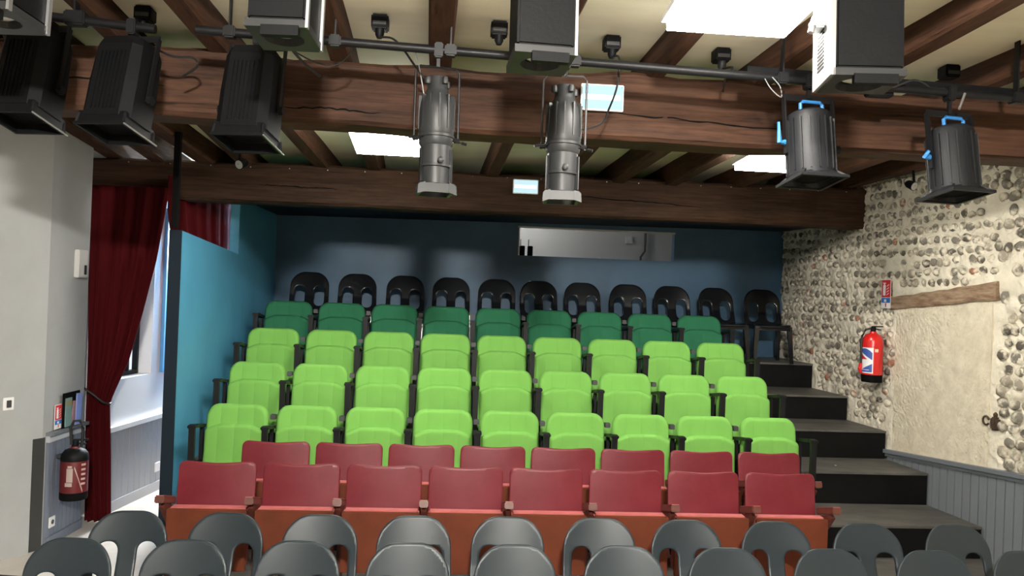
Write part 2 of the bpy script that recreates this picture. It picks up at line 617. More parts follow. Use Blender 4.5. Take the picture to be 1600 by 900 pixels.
# window of the corridor
wm = MB()
dirw = Vector((wc(8.12) - wc(7.60), 0.52, 0)).normalized()
A, B = Vector((wc(7.60) - 0.14, 7.60, 0)), Vector((wc(8.12) - 0.14, 8.12, 0))
for z in (1.29, 1.76, 2.15, 2.53):
    wm.bar(A + Vector((0, 0, z)), B + Vector((0, 0, z)), 0.05, 0.035)
for t in (0.03, 0.35, 0.66, 0.97):
    p = A.lerp(B, t)
    wm.bar(p + Vector((0, 0, 1.272)), p + Vector((0, 0, 2.545)), 0.03, 0.05)
wo = wm.build('window_1', M_STEEL)
tag(wo, kind='structure')
gm = emitter('daylight_pane', (0.80, 0.89, 1.0), WINDOW_GLOW)
C0, D0 = A.lerp(B, 0.0) - Vector((0.03, 0, 0)), A.lerp(B, 1.0) - Vector((0.03, 0, 0))
MB().add([(C0.x, C0.y, 1.27), (D0.x, D0.y, 1.27), (D0.x, D0.y, 2.55), (C0.x, C0.y, 2.55),
          (C0.x - .01, C0.y, 1.27), (D0.x - .01, D0.y, 1.27), (D0.x - .01, D0.y, 2.55), (C0.x - .01, C0.y, 2.55)],
         [(0, 1, 2, 3), (7, 6, 5, 4), (0, 4, 5, 1), (3, 2, 6, 7)]).build('pane', gm, wo)

# --- partition (raked top) and side wall of the seating alcove
PX = -2.05
pt = MB()
pt.add([(PX, 6.63, 0.0), (PX, 8.40, 0.0), (PX, 8.40, 2.44), (PX, 6.63, 2.55),
        (PX - .088, 6.63, 0.0), (PX - .088, 8.40, 0.0), (PX - .088, 8.40, 2.44), (PX - .088, 6.63, 2.55)],
       [(0, 1, 2, 3), (7, 6, 5, 4), (0, 3, 7, 4), (1, 5, 6, 2), (3, 2, 6, 7), (0, 4, 5, 1)])
po = pt.build('wall_partition', M_BLUEWALL)
tag(po, kind='structure')
MB().box(PX - .09, PX + .002, 6.615, 6.629, PLAT, 2.552).build('end_post', M_PARTEDGE, po)
sw = MB().box(PX - 0.088, PX, 8.401, 10.2, 0, CEIL).build('wall_alcove', M_BLUEWALL)
tag(sw, kind='structure')

# --- back wall with the opening of the control booth
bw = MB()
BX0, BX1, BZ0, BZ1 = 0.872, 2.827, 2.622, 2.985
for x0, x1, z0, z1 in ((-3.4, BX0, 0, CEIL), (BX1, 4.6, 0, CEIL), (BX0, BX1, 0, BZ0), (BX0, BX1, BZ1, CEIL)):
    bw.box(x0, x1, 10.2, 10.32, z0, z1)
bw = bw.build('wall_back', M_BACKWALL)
tag(bw, kind='structure')
wb = MB()
wb.bar((BX0 - .01, 10.21, BZ1 - .012), (BX1 + .01, 10.21, BZ1 - .012), 0.03, 0.02)
wb.bar((BX0 + .008, 10.21, BZ0), (BX0 + .008, 10.21, BZ1), 0.03, 0.016)
w2 = wb.build('window_2', M_BOOTH)
tag(w2, kind='structure')
# booth room behind
br = MB()
br.box(0.2, 3.6, 11.9, 12.0, 1.5, 3.9)
br.box(0.1, 0.2, 10.32, 11.9, 1.5, 3.9)
br.box(3.6, 3.7, 10.32, 11.9, 1.5, 3.9)
br.box(0.1, 3.7, 10.32, 12.0, 1.5, 1.6)
br.box(0.1, 3.7, 10.32, 12.0, 3.8, 3.9)
br = br.build('wall_booth', M_BOOTH)
tag(br, kind='structure')
MB().box(0.25, 3.55, 10.34, 10.95, 2.57, 2.60).build('booth_shelf', M_DARKIN, br)
bl = thing('booth_lamp', (0.75, 11.2, 3.78), 'wall lamp inside the control booth behind the opening', 'lamp')
MB().box(-.15, .15, -.15, .15, -.03, .015).build('diffuser', emitter('booth_light', (1, .98, .95), 24.0), bl)
# things in the booth
for k, x in enumerate((0.945, 1.045)):
    t = thing('walkie_radio', (x, 10.45, 2.60), ('left' if k == 0 else 'right') + ' black radio handset with a thin aerial standing in the booth opening', 'radio', 'handsets in the booth opening')
    MB().box(-.033, .033, -.02, .02, 0, .155, bev=.006).build('body', M_DARKIN, t)
    MB().tube([(-.022, 0, .154), (-.022, 0, .235)], .005, 6).build('aerial', M_DARKIN, t)
t = thing('junction_box', (2.62, 11.9, 2.98), 'small square pale box on the wall inside the booth', 'box')
MB().box(-.05, .05, -.025, -.001, -.05, .05, bev=.006).build('cover', M_WHITE, t)
t = tag(MB().tube([(2.86, 11.87, 3.79), (2.86, 11.87, 2.83), (2.80, 11.87, 2.74), (2.80, 11.87, 2.55)], .016, 8).build('conduit', M_BRACKET, smooth=True),
        'grey pipe running down the wall inside the booth', 'pipe')
for k, x in enumerate((1.60, 1.94)):
    h = (.018, .05)[k]
    tag(MB().prism([(-.06, 0), (.06, 0), (.0, h)], 0, .06, Matrix.Translation((x, 10.5, 2.60)) @ Matrix.Rotation(PI / 2, 4, 'X')).build('paper_card', M_WHITE),
        ('flat white card' if k == 0 else 'folded white card') + ' on the ledge of the booth opening', 'card')

# --- front end of the hall and the ceiling
fw = MB().box(-5.1, 5.4, -5.1, -5.0, 0, CEIL).build('wall_front', M_WHITEWALL)
tag(fw, kind='structure')

# joists: X at near beam (Y 4.8, z 3.46) and X, Y, z at the far beam
JO = [(-2.95, -2.86, 7.2, 3.196), (-2.60, -2.50, 7.25, 3.18), (-2.33, -2.13, 7.3, 3.198), (-1.862, -1.80, 7.4, 3.20), (-1.322, -1.151, 7.5, 3.22), (-.652, -.69, 7.55, 3.231),
      (-.079, -.149, 7.65, 3.232), (.51, .40, 7.7, 3.248), (1.18, 1.099, 7.8, 3.273), (1.829, 1.65, 7.85, 3.276),
      (2.373, 2.20, 7.9, 3.29), (3.10, 2.911, 8.0, 3.315), (3.68, 3.574, 8.1, 3.35), (4.33, 4.15, 8.3, 3.385)]
ZN, YN = 3.46, 4.80


def joist_z(x, y):      # underside of the joists
    t = min(1, max(0, (x + 2.9) / 7.0))
    yf, zf = 7.2 + 1.1 * t, 3.19 + 0.2 * t
    z = ZN + (zf - ZN) * (y - YN) / (yf - YN)
    return min(z, 3.72)


JH = 0.15
cm = MB()
xs = [-5.1, -3.3, -2, -1, 0, 1, 2, 3, 4, 5.4]
ys = [-5, 0, 2, 3, 4, YN, 5.5, 6.2, 7, 7.7, 8.4, 9.2, 10.3]
vs = [(x, y, joist_z(x, y) + JH + dz) for dz in (0, .08) for x in xs for y in ys]
n = len(ys)
N = len(xs) * n
fs = []
for i in range(len(xs) - 1):
    for j in range(n - 1):
        a = i * n + j
        fs.append((a, a + 1, a + n + 1, a + n))
        fs.append((N + a, N + a + n, N + a + n + 1, N + a + 1))
ce = cm.add(vs, fs).build('ceiling', M_PLASTER)
tag(ce, kind='structure')
for k, (x0, x1, y1, z1) in enumerate(JO):
    mb = MB()
    segs = 14
    rng = random.Random(k)
    ya, yb = 1.2, 8.9
    wj = rng.uniform(.056, .068)
    ring = []
    for i in range(segs + 1):
        y = ya + (yb - ya) * i / segs
        t = (y - YN) / (y1 - YN)
        x = x0 + (x1 - x0) * t + rng.uniform(-.006, .006)
        z = min(ZN + (z1 - ZN) * t, 3.72) + rng.uniform(-.004, .004)
        wv = wj + rng.uniform(-.006, .006)
        zt = joist_z(x, y) + JH + .01
        ring += [(x - wv, y, zt), (x - wv, y, z + .015), (x - wv + .012, y, z), (x + wv - .012, y, z), (x + wv, y, z + .015), (x + wv, y, zt)]
    f = []
    for i in range(segs):
        for q in range(6):
            q2 = (q + 1) % 6
            f.append((i * 6 + q, i * 6 + q2, (i + 1) * 6 + q2, (i + 1) * 6 + q))
    f.append(tuple(range(6)))
    f.append(tuple(segs * 6 + q for q in range(6)))
    mb.add(ring, f).build('joist', M_JOIST, ce)


# --- the two big beams
def beam(name, p0, p1, w, h0, h1, m, label, seed, bumps=0.02, cracks=()):
    p0, p1 = Vector(p0), Vector(p1)
    d = p1 - p0
    L = d.length
    rng = random.Random(seed)
    segs = 70
    mb = MB()
    prof = [(-.5, .06), (-.5, .94), (-.42, 1.0), (.42, 1.0), (.5, .94), (.5, .06), (.42, 0), (-.42, 0)]
    ph = [rng.uniform(0, 6.28) for _ in range(8)]
    vs = []
    for i in range(segs + 1):
        s = i / segs * L
        h = h0 + (h1 - h0) * i / segs
        top = bumps * (math.sin(s * 2.1 + ph[0]) + .7 * math.sin(s * 5.3 + ph[1]) + .5 * math.sin(s * 11 + ph[2])) * .6
        bot = bumps * (math.sin(s * 1.3 + ph[3]) + .5 * math.sin(s * 4.1 + ph[4])) * .35
        fr = bumps * (math.sin(s * 1.9 + ph[5]) + .6 * math.sin(s * 6.1 + ph[6])) * .4
        for (a, b) in prof:
            z = b * h + (top if b > .5 else bot) + rng.uniform(-.003, .003)
            vs.append((s, a * w + (fr if a < 0 else 0) + rng.uniform(-.003, .003), z))
    f = []
    for i in range(segs):
        for q in range(8):
            q2 = (q + 1) % 8
            f.append((i * 8 + q, i * 8 + q2, (i + 1) * 8 + q2, (i + 1) * 8 + q))
    f.append(tuple(range(8)))
    f.append(tuple(segs * 8 + q for q in range(8)))
    mb.add(vs, f)
    o = mb.build(name, m, smooth=True)
    o.location = p0
    o.rotation_euler = (0, -math.asin(d.z / L), math.atan2(d.y, d.x))
    for (s0, s1, z0, z1) in cracks:              # drying cracks that follow the uneven face
        cv, cf = [], []
        nn = 26
        zz = 0
        for k in range(nn + 1):
            t = k / nn
            s_ = s0 + (s1 - s0) * t
            x_ = s_ / L * segs
            a_, f_ = int(x_), x_ - int(x_)
            ya = vs[a_ * 8 + 1][1] * (1 - f_) + vs[a_ * 8 + 9][1] * f_
            yb = vs[a_ * 8 + 0][1] * (1 - f_) + vs[a_ * 8 + 8][1] * f_
            zz = .6 * zz + rng.uniform(-.006, .006)
            zc_ = z0 + (z1 - z0) * t + zz
            fr_ = zc_ / h0
            y_ = yb + (ya - yb) * fr_ - .0012
            hw = .0055 * math.sin(PI * t) ** .6 * rng.uniform(.5, 1.1) + .0006
            cv += [(s_, y_, zc_ - hw), (s_, y_, zc_ + hw)]
        for k in range(nn):
            cf.append((2 * k, 2 * k + 2, 2 * k + 3, 2 * k + 1))
        MB().add(cv, cf).build('crack', M_DARKIN, o)
    return tag(o, label, 'beam')


nb = beam('timber_beam', (-4.6, 4.95, 3.085), (4.62, 4.95, 3.095), 0.30, .375, .375, M_BEAM, 'near reddish-brown rough timber beam behind the row of stage lamps', 3, .024, [(5.35, 6.75, .155, .10), (2.2, 3.0, .19, .17), (3.6, 4.2, .09, .08)])
fb = beam('timber_beam', (-3.085, 7.40, 2.845), (4.40, 8.57, 2.975), 0.30, .335, .42, M_BEAM2, 'far dark rough timber beam above the curtain and the seats', 5, .012, [(4.3, 5.7, .21, .13), (1.4, 2.1, .16, .15)])
# upholstery nails along the far beam, where a curtain once hung
nm = MB()
for k in range(22):
    nm.lathe([(.005, 0), (.005, .012)], 6, Matrix.Translation((.35 + k * .33, -.150, .335 - .035 + .0035 * k)) @ Matrix.Rotation(PI / 2, 4, 'X'))
nm.build('nails', M_SILVER, fb)['kind'] = 'stuff'

# unseen dark soffit added to keep bounced light off the upper back wall
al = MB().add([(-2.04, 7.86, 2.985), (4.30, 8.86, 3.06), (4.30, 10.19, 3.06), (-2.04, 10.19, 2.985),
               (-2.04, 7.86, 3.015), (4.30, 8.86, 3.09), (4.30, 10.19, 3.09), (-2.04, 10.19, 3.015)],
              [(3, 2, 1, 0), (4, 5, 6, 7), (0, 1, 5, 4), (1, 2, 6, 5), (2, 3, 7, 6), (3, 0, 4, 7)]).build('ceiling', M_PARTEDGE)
tag(al, kind='structure')

# --- stone wall
wr = MB()
P = lambda y, dx=0: (WX(y) + dx, y)
wr.prism([P(-5, .03), P(10.2, .03), (WX(10.2) + .3, 10.2), (WX(-5) + .3, -5)], 0, CEIL)
wrm = wr.build('wall_right', M_MORTAR)
tag(wrm, kind='structure')
wall_ang = math.atan2(-0.0714, 1)        # lean of the wall in plan
WN = Vector((-1, -0.0714, 0)).normalized()


def wpt(y, z, d=0.0):
    return Vector((WX(y), y, z)) + WN * d


def stone_mesh(seed):
    rng = random.Random(seed)
    bm = bmesh.new()
    bmesh.ops.create_icosphere(bm, subdivisions=2, radius=1)
    for v in bm.verts:
        v.co *= 1 + rng.uniform(-.10, .10)
    bmesh.ops.delete(bm, geom=[v for v in bm.verts if v.co.x > 0.30], context='VERTS')
    me = bpy.data.meshes.new('stone')
    bm.to_mesh(me)
    bm.free()
    me.shade_smooth()
    return me


base_stones = [stone_mesh(i) for i in range(9)]
stones = []
rng = random.Random(11)
z = 0.76
row = 0
while z < 3.62:
    y = 5.0 + rng.uniform(0, .08)
    while y < 10.17:
        big = y < 6.45
        sy = rng.uniform(.034, .056) * (1.25 if big else 1)
        sz = rng.uniform(.031, .043) * (1.25 if big else 1)
        yy, zz = y + sy, z + rng.uniform(-.012, .012) + .012 * math.sin(y * 2.3 + row)
        ok = True
        t = (yy - 6.46) / (7.84 - 6.46)
        if 6.42 < yy < 7.86 and zz < 2.42 - .16 * max(0, t) + .03:      # plastered doorway and lintel
            ok = False
        cap = .745 + (7.868 - yy) * .083
        if yy < 7.92 and zz < cap + .06:
            ok = False
        for (ty, tz) in TIERS:
            if yy > ty - .05 and zz < tz + .03:
                ok = False
        if zz > joist_z(4.4, yy) + .08:
            ok = False
        if rng.random() < (.22 if big else .08):
            ok = False
        if ok:
            q = rng.random()
            mi = 0 if q < .45 else 1 if q < .60 else 2 if q < .975 else 3
            if 7.86 < yy < 8.04 and zz < 2.1 and rng.random() < .3:
                mi = 3
            stones.append((yy, zz, sy, sz, mi, rng.randrange(9), rng.uniform(.020, .040), rng.uniform(-.45, .45)))
        y += 2 * sy + rng.uniform(.004, .034)
    z += rng.uniform(.088, .106)
    row += 1
# mortar face: real relief, hollowed in a crescent round every stone
gy, gz = np.arange(4.98, 10.20, .0165), np.arange(.70, 3.66, .0165)
GY, GZ = np.meshgrid(gy, gz, indexing='ij')
nr = np.random.RandomState(5)
def vnoise(sc, seed):
    r_ = np.random.RandomState(seed)
    n0, n1_ = int((10.3 - 4.9) / sc) + 3, int((3.8 - .6) / sc) + 3
    g = r_.rand(n0, n1_)
    a, b = (GY - 4.9) / sc, (GZ - .6) / sc
    i0, j0 = a.astype(int), b.astype(int)
    fa, fb_ = a - i0, b - j0
    fa, fb_ = fa * fa * (3 - 2 * fa), fb_ * fb_ * (3 - 2 * fb_)
    return (g[i0, j0] * (1 - fa) + g[i0 + 1, j0] * fa) * (1 - fb_) + (g[i0, j0 + 1] * (1 - fa) + g[i0 + 1, j0 + 1] * fa) * fb_ - .5
HT = .018 * vnoise(.34, 1) + .016 * vnoise(.09, 2) + .012 * vnoise(.035, 3)
for (yy, zz, sy, sz, mi, bi_, pr, tw) in stones:
    i0, i1 = np.searchsorted(gy, [yy - .13, yy + .13])
    j0, j1 = np.searchsorted(gz, [zz - .11, zz + .11])
    oy, oz = rng.uniform(-.3, .3), rng.uniform(-.5, .1)
    rho = np.hypot((GY[i0:i1, j0:j1] - yy) / (sy * 1.02) - oy, (GZ[i0:i1, j0:j1] - zz) / (sz * 1.02) - oz)
    HT[i0:i1, j0:j1] -= .026 * np.clip(1 - np.abs(rho - .95) / .42, 0, 1)
inpatch = (GY > 6.5) & (GY < 7.8) & (GZ < 2.2)
HT[inpatch] = -.01
ni, nj = GY.shape
vs = np.stack([4.5 - .0714 * (GY - 6.5) + WN.x * (HT + .012), GY + WN.y * (HT + .012), GZ], -1).reshape(-1, 3)
idx = np.arange(ni * nj).reshape(ni, nj)
q = np.stack([idx[:-1, :-1], idx[1:, :-1], idx[1:, 1:], idx[:-1, 1:]], -1).reshape(-1, 4)
me = bpy.data.meshes.new('mortar_face')
me.from_pydata(vs.tolist(), [], q.tolist())
me.materials.append(M_MORTAR)
me.shade_smooth()
o = bpy.data.objects.new('mortar_face', me)
COL.objects.link(o)
o.parent = wrm
stones.sort(key=lambda s: s[0] ** 2 / (s[2] * s[3] * 1.0e4) if s[0] > 6.05 else 1e9)
mats4 = {}
for bi_, me in enumerate(base_stones):
    for mi, m in enumerate(STONES_M):
        c = me.copy()
        c.materials.append(m)
        mats4[bi_, mi] = c
rest = {0: MB(), 1: MB(), 2: MB(), 3: MB()}
ang = Matrix.Rotation(math.atan2(WN.y, WN.x) - PI, 4, 'Z')
for k, (yy, zz, sy, sz, mi, bi_, pr, tw) in enumerate(stones):
    M = Matrix.Translation(wpt(yy, zz, -.004)) @ ang @ Matrix.Rotation(tw, 4, 'X') @ Matrix.Diagonal((pr, sy, sz, 1))
    if k < 300:
        o = bpy.data.objects.new('stone', mats4[bi_, mi])
        COL.objects.link(o)
        o.parent = wrm
        o.matrix_local = M
    else:
        me = base_stones[bi_]
        rest[mi].add([v.co[:] for v in me.vertices], [tuple(p.vertices) for p in me.polygons], M)
allm = MB()
mi_list = []
for mi in range(4):
    a = len(allm.f)
    allm.add(rest[mi].v, rest[mi].f)
    mi_list += [mi] * (len(allm.f) - a)
me = bpy.data.meshes.new('cobbles')
me.from_pydata(allm.v, [], allm.f)
for m in STONES_M:
    me.materials.append(m)
me.polygons.foreach_set('material_index', mi_list)
me.shade_smooth()
o = bpy.data.objects.new('cobbles', me)
COL.objects.link(o)
o.parent = wrm
o['kind'] = 'stuff'

# plastered-up doorway and its lintel
pp = MB()
pp.add([wpt(6.50, .80, .018), wpt(7.79, .72, .018), wpt(7.79, 2.15, .018), wpt(6.50, 2.27, .018),
        wpt(6.50, .80, -.05), wpt(7.79, .72, -.05), wpt(7.79, 2.15, -.05), wpt(6.50, 2.27, -.05)],
       [(0, 1, 2, 3), (7, 6, 5, 4), (0, 3, 7, 4), (1, 5, 6, 2), (3, 2, 6, 7)])
pp.build('plaster_patch', M_PATCH, wrm)
lt = MB()
sg = 12
vs = []
rg = random.Random(4)
for i in range(sg + 1):
    t = i / sg
    y = 6.44 + t * 1.44
    zb, zt = 2.255 - .115 * t, 2.405 - .15 * t
    for d, zz in ((.035, zb), (.042, zb + .02), (.042, zt - .02), (.03, zt), (-.05, zt), (-.05, zb)):
        vs.append(wpt(y, zz + rg.uniform(-.006, .006), d + rg.uniform(-.004, .004)))
fs = []
for i in range(sg):
    for q in range(6):
        q2 = (q + 1) % 6
        fs.append((i * 6 + q, i * 6 + q2, (i + 1) * 6 + q2, (i + 1) * 6 + q))
fs += [tuple(range(6)), tuple(sg * 6 + q for q in range(6))]
lt.add(vs, fs).build('lintel', M_LINTEL, wrm)

# wainscot at the right with a raked cap
def capz(y):
    return .745 + (7.868 - y) * .083


wt = MB().prism([(WX(5.0) - .02, 5.0), (WX(7.86) - .02, 7.86), (WX(7.86) + .02, 7.86), (WX(5.0) + .02, 5.0)], 0, .70).build('trim_1', M_CAP)
tag(wt, kind='structure')
y = 5.0
while y < 7.8:
    y1 = min(y + .098, 7.86)
    a, b = y + .006, y1 - .006
    bd = MB()
    p = [wpt(a, 0, .03), wpt(b, 0, .03), wpt(b, capz(b), .03), wpt(a, capz(a), .03), wpt(a, 0, .005), wpt(b, 0, .005), wpt(b, capz(b), .005), wpt(a, capz(a), .005)]
    bd.add(p, [(0, 1, 2, 3), (7, 6, 5, 4), (0, 3, 7, 4), (1, 5, 6, 2), (3, 2, 6, 7)]).build('board', M_BEADR, wt)
    y = y1
MB().bar(wpt(5.0, capz(5.0) + .005, .03), wpt(7.87, capz(7.87) + .005, .03), .075, .035).build('cap', M_CAP, wt)
MB().bar(wpt(5.0, capz(5.0) - .03, .036), wpt(7.86, capz(7.86) - .03, .036), .02, .03).build('moulding', M_CAP, wt)

# wainscot at the left with a ledge
def lx(y):
    return -2.93 + (y - 6.42) * (.035 / .6)


tl = MB().prism([(lx(6.47) + .0, 6.47), (lx(7.02), 7.01), (lx(7.02) - .03, 7.01), (lx(6.47) - .03, 6.47)], PLAT, .96).build('trim_2', M_CAP)
tag(tl, kind='structure')
nb_ = 9
for k in range(nb_):
    a = 6.475 + k * (.535 / nb_) + .004
    b = 6.475 + (k + 1) * (.535 / nb_) - .004
    MB().prism([(lx(a) + .018, a), (lx(b) + .018, b), (lx(b), b), (lx(a), a)], PLAT + .07, .93).build('board', M_BEADL, tl)
MB().prism([(lx(6.46) + .05, 6.46), (lx(7.02) + .05, 7.02), (lx(7.02) - .02, 7.02), (lx(6.46) - .02, 6.46)], .965, .99).build('ledge', M_CAP, tl)
MB().prism([(lx(6.47) + .028, 6.47), (lx(7.01) + .028, 7.01), (lx(7.01), 7.01), (lx(6.47), 6.47)], .915, .963).build('rail', mat('pale_rail', (.45, .47, .50), rough=.4), tl)
MB().prism([(lx(6.47) + .03, 6.47), (lx(7.01) + .03, 7.01), (lx(7.01), 7.01), (lx(6.47), 6.47)], PLAT, PLAT + .068).build('skirting', M_BEADL, tl)
# dark strip at the end of the near wall
MB().prism([(-2.965, 6.35), (-2.920, 6.44), (-2.94, 6.45), (-2.99, 6.36)], PLAT, .96).build('corner_strip', mat('dark_grey_strip', (.032, .032, .030), rough=.6), tl)

# corridor wainscot, rail and skirting
tc_ = MB()
tc_.prism([(wc(7.34) + .012, 7.34), (wc(10.15) + .012, 10.15), (wc(10.15) - .005, 10.15), (wc(7.34) - .005, 7.34)], PLAT, .83)
tc_ = tc_.build('trim_3', M_CAP)
tag(tc_, kind='structure')
y = 7.345
while y < 8.9:
    MB().prism([(wc(y + .004) + .022, y + .004), (wc(y + .096) + .022, y + .096), (wc(y + .096) + .01, y + .096), (wc(y + .004) + .01, y + .004)], PLAT + .09, .828).build('board', mat('corridor_boards', (.34, .345, .36), rough=.5), tc_)
    y += .1
MB().prism([(wc(7.34) + .05, 7.34), (wc(10.15) + .05, 10.15), (wc(10.15), 10.15), (wc(7.34), 7.34)], .83, .872).build('rail', M_WHITE, tc_)
MB().prism([(wc(7.34) + .034, 7.34), (wc(10.15) + .034, 10.15), (wc(10.15), 10.15), (wc(7.34), 7.34)], PLAT, PLAT + .09).build('skirting', mat('corridor_skirting', (.42, .42, .43), rough=.5), tc_)
bp_ = MB().prism([(wc(8.27) + .035, 8.27), (wc(8.75) + .035, 8.75), (wc(8.75) + .002, 8.75), (wc(8.27) + .002, 8.27)], 1.27, 2.85).build('wall_panel', mat('bright_blue_board', (.10, .30, .58), rough=.5))
tag(bp_, 'narrow blue board on the corridor wall behind the partition', 'panel')

# ================================================================== LIGHTS
M_LEDFRAME = mat('led_frame', (.8, .8, .8), rough=.4)


def led(x0, x1, y0, y1, z, strength, label, col=(1.0, 0.955, 0.875), slope=0.0):
    t = thing('led_panel', ((x0 + x1) / 2, (y0 + y1) / 2, z), label, 'light')
    hx, hy = (x1 - x0) / 2, (y1 - y0) / 2
    MB().box(-hx, hx, -hy, hy, 0.002, .03).build('housing', M_LEDFRAME, t)
    MB().box(-hx + .02, hx - .02, -hy + .02, hy - .02, -.045, .0015).build('diffuser', emitter('led_diffuser', col, strength), t)
    t.rotation_euler = (math.atan(slope), 0, 0)
    return t


led(.97, 1.58, 3.27, 3.87, 3.505, LED_A, 'glaring square ceiling light at the top edge, in front of the near beam', slope=-.1)
led(-.75, -.15, 5.93, 6.62, 3.285, LED_BACK, 'bright square ceiling light left of centre between the two beams', slope=-.1)
led(2.36, 2.96, 6.12, 6.83, 3.325, LED_BACK, 'bright square ceiling light at the right between the two beams', slope=-.05)
t = thing('flood_lamp', (.1, -1.2, 3.60), 'work floodlight hung over the stage facing the seats, out of the frame', 'lamp', rot=(R(-6), 0, 0))
MB().box(-.24, .24, -.10, -.005, -.17, .17, bev=.01).build('housing', M_LAMPBLK, t)
MB().box(-.15, .15, -.004, .004, -.07, .07).build('glass', emitter('flood_glass', (1.0, .955, .88), FLOOD), t)
MB().bar((0, -.05, .16), (0, -.05, .27), .03, .03).build('bracket', M_STEEL, t)
# lamp added to brighten the corridor, hidden behind the beam
t = thing('corridor_fill_lamp', (-2.42, 9.15, 2.55), 'unseen lamp added behind the curtain to brighten the corridor', 'light')
MB().lathe([(.11, -.05), (.13, -.03), (.13, 0)], 20).build('diffuser', emitter('corridor_fill_glow', (.95, .97, 1), 600.0), t)
MB().tube([(0, 0, 0), (0, 0, joist_z(-2.42, 9.15) + JH - 2.55)], .012).build('stem', M_WHITE, t)

# exit signs
for nm_, loc, w_, h_, st, lab in (('near', (.862, 4.752, 3.318), .125, .076, 1.0, 'pale blue lit exit sign plate on the near beam'),
                             ('far', (.715, 7.792, 3.165), .12, .068, .9, 'small pale cyan lit exit sign plate on the far beam')):
    t = thing('exit_sign', loc, lab, 'sign')
    MB().box(-w_, w_, .0, .03, -h_, h_, bev=.004).build('case', M_WHITE, t)
    fc = MB().box(-w_ + .008, w_ - .008, -.004, -.0005, -h_ + .008, h_ - .008).build('face', emitter('exit_face', (.55, .78, .84), st * .75), t)
    MB().box(-w_ + .016, w_ - .02, -.008, -.0045, -.016, .014).build('tube', emitter('exit_tube', (.80, .97, 1.0), st * 1.5), fc)
    MB().lathe([(.005, 0), (.005, .004)], 8, Matrix.Translation((w_ - .014, -.005, h_ - .016)) @ Matrix.Rotation(PI / 2, 4, 'X')).build('indicator', emitter('exit_led', (.05, .9, .4), 2.0), t)

# ================================================================== SEATS
def back_surf(y0, tilt, k, ztop):
    return lambda x, z: (x, y0 - k * x * x + (z - ztop) * math.tan(tilt), z)


def make_green(fabric_m, label, group, loc):
    root = thing('tip_up_seat', loc, label, 'seat', group)
    H = 0.79
    mb = MB()
    plate(mb, lambda x, z: rbox(x, z, 0, .505, .243 + .012 * np.clip((.7 - z) / .5, -1, 1), .285, .095), -.27, .27, .2, .8, .0135, .07, .022, back_surf(0, R(9), .22, H))
    mb.build('backrest', fabric_m, root, smooth='all')
    mb = MB()
    def ssdf(x, z):
        top = .645 - 1.35 * np.maximum(np.abs(x) - .09, 0) ** 1.7
        return np.maximum(rbox(x, z, 0, .42, .232, .235, .06), (z - top) * .9)
    plate(mb, ssdf, -.25, .25, .17, .67, .0135, .08, .020, back_surf(-.108, R(5), .10, .65))
    mb.build('seat', fabric_m, root, smooth='all')
    mb = MB().box(-.16, .16, .02, .034, .30, .62).build('back_panel', M_STEEL, root)
    return root, mb


def arm(root, sx, tie=False):
    """side stand shared with the neighbour: two posts, sloping arm, foot and the plate that ties the backs"""
    a = MB()
    a.bar((sx, -.315, .0), (sx, -.315, .645), .034, .045)
    a.bar((sx, -.06, .0), (sx, -.045, .60), .028, .04)
    a.bar((sx, -.32, .33), (sx, -.045, .33), .022, .04)
    a.build('side_stand', M_STEEL, root)
    b = MB().box(sx - .031, sx + .031, -.345, -.275, .635, .664, bev=.006)
    b.add([(sx - .03, -.275, .636), (sx + .03, -.275, .636), (sx + .026, -.02, .60), (sx - .026, -.02, .60),
           (sx - .03, -.275, .663), (sx + .03, -.275, .663), (sx + .026, -.02, .625), (sx - .026, -.02, .625)],
          [(0, 1, 2, 3), (7, 6, 5, 4), (0, 4, 5, 1), (1, 5, 6, 2), (2, 6, 7, 3), (3, 7, 4, 0)])
    b.build('armrest', M_STEEL, root)
    MB().box(sx - .03, sx + .03, -.34, .0, 0, .012).build('foot', M_STEEL, root)
    if tie:
        MB().box(sx - .0222, sx + .0222, -.03, .03, .672, .712, bev=.004).build('back_bracket', M_BRACKET, root)


GX0 = -1.628
rows = [('front', 6.903, TIERS[0][1], M_GREEN, 'bright green', 'front green row', 1.189),
        ('second', 7.556, TIERS[1][1], M_GREEN, 'bright green', 'second green row', 1.461),
        ('third', 8.191, TIERS[2][1], M_GREEN, 'bright green', 'third green row', 1.734),
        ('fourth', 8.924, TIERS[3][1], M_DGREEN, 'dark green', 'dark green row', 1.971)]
for (rn, y, zt, fm, colr, rowlab, ztop) in rows:
    labs = [f'{colr} tip-up seat, {place_word(k, 9)} in the {rowlab}' for k in range(9)]
    group = f'{colr} seats of the {rn} tier'
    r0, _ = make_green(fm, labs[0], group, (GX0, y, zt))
    s = (ztop - zt) / .79
    arm(r0, -.275)
    parts = tree(r0)
    bk = MB().box(-.275 - .0222, -.275 + .0222, -.03, .03, .672, .712, bev=.004).mesh('back_bracket', M_BRACKET)
    for k in range(1, 9):
        c = copy_tree(parts, r0, (GX0 + .55 * k, y, zt), labs[k], group)
        ob = bpy.data.objects.new('back_bracket', bk)
        COL.objects.link(ob)
        ob.parent = c
        if k == 8:
            arm(c, .275)


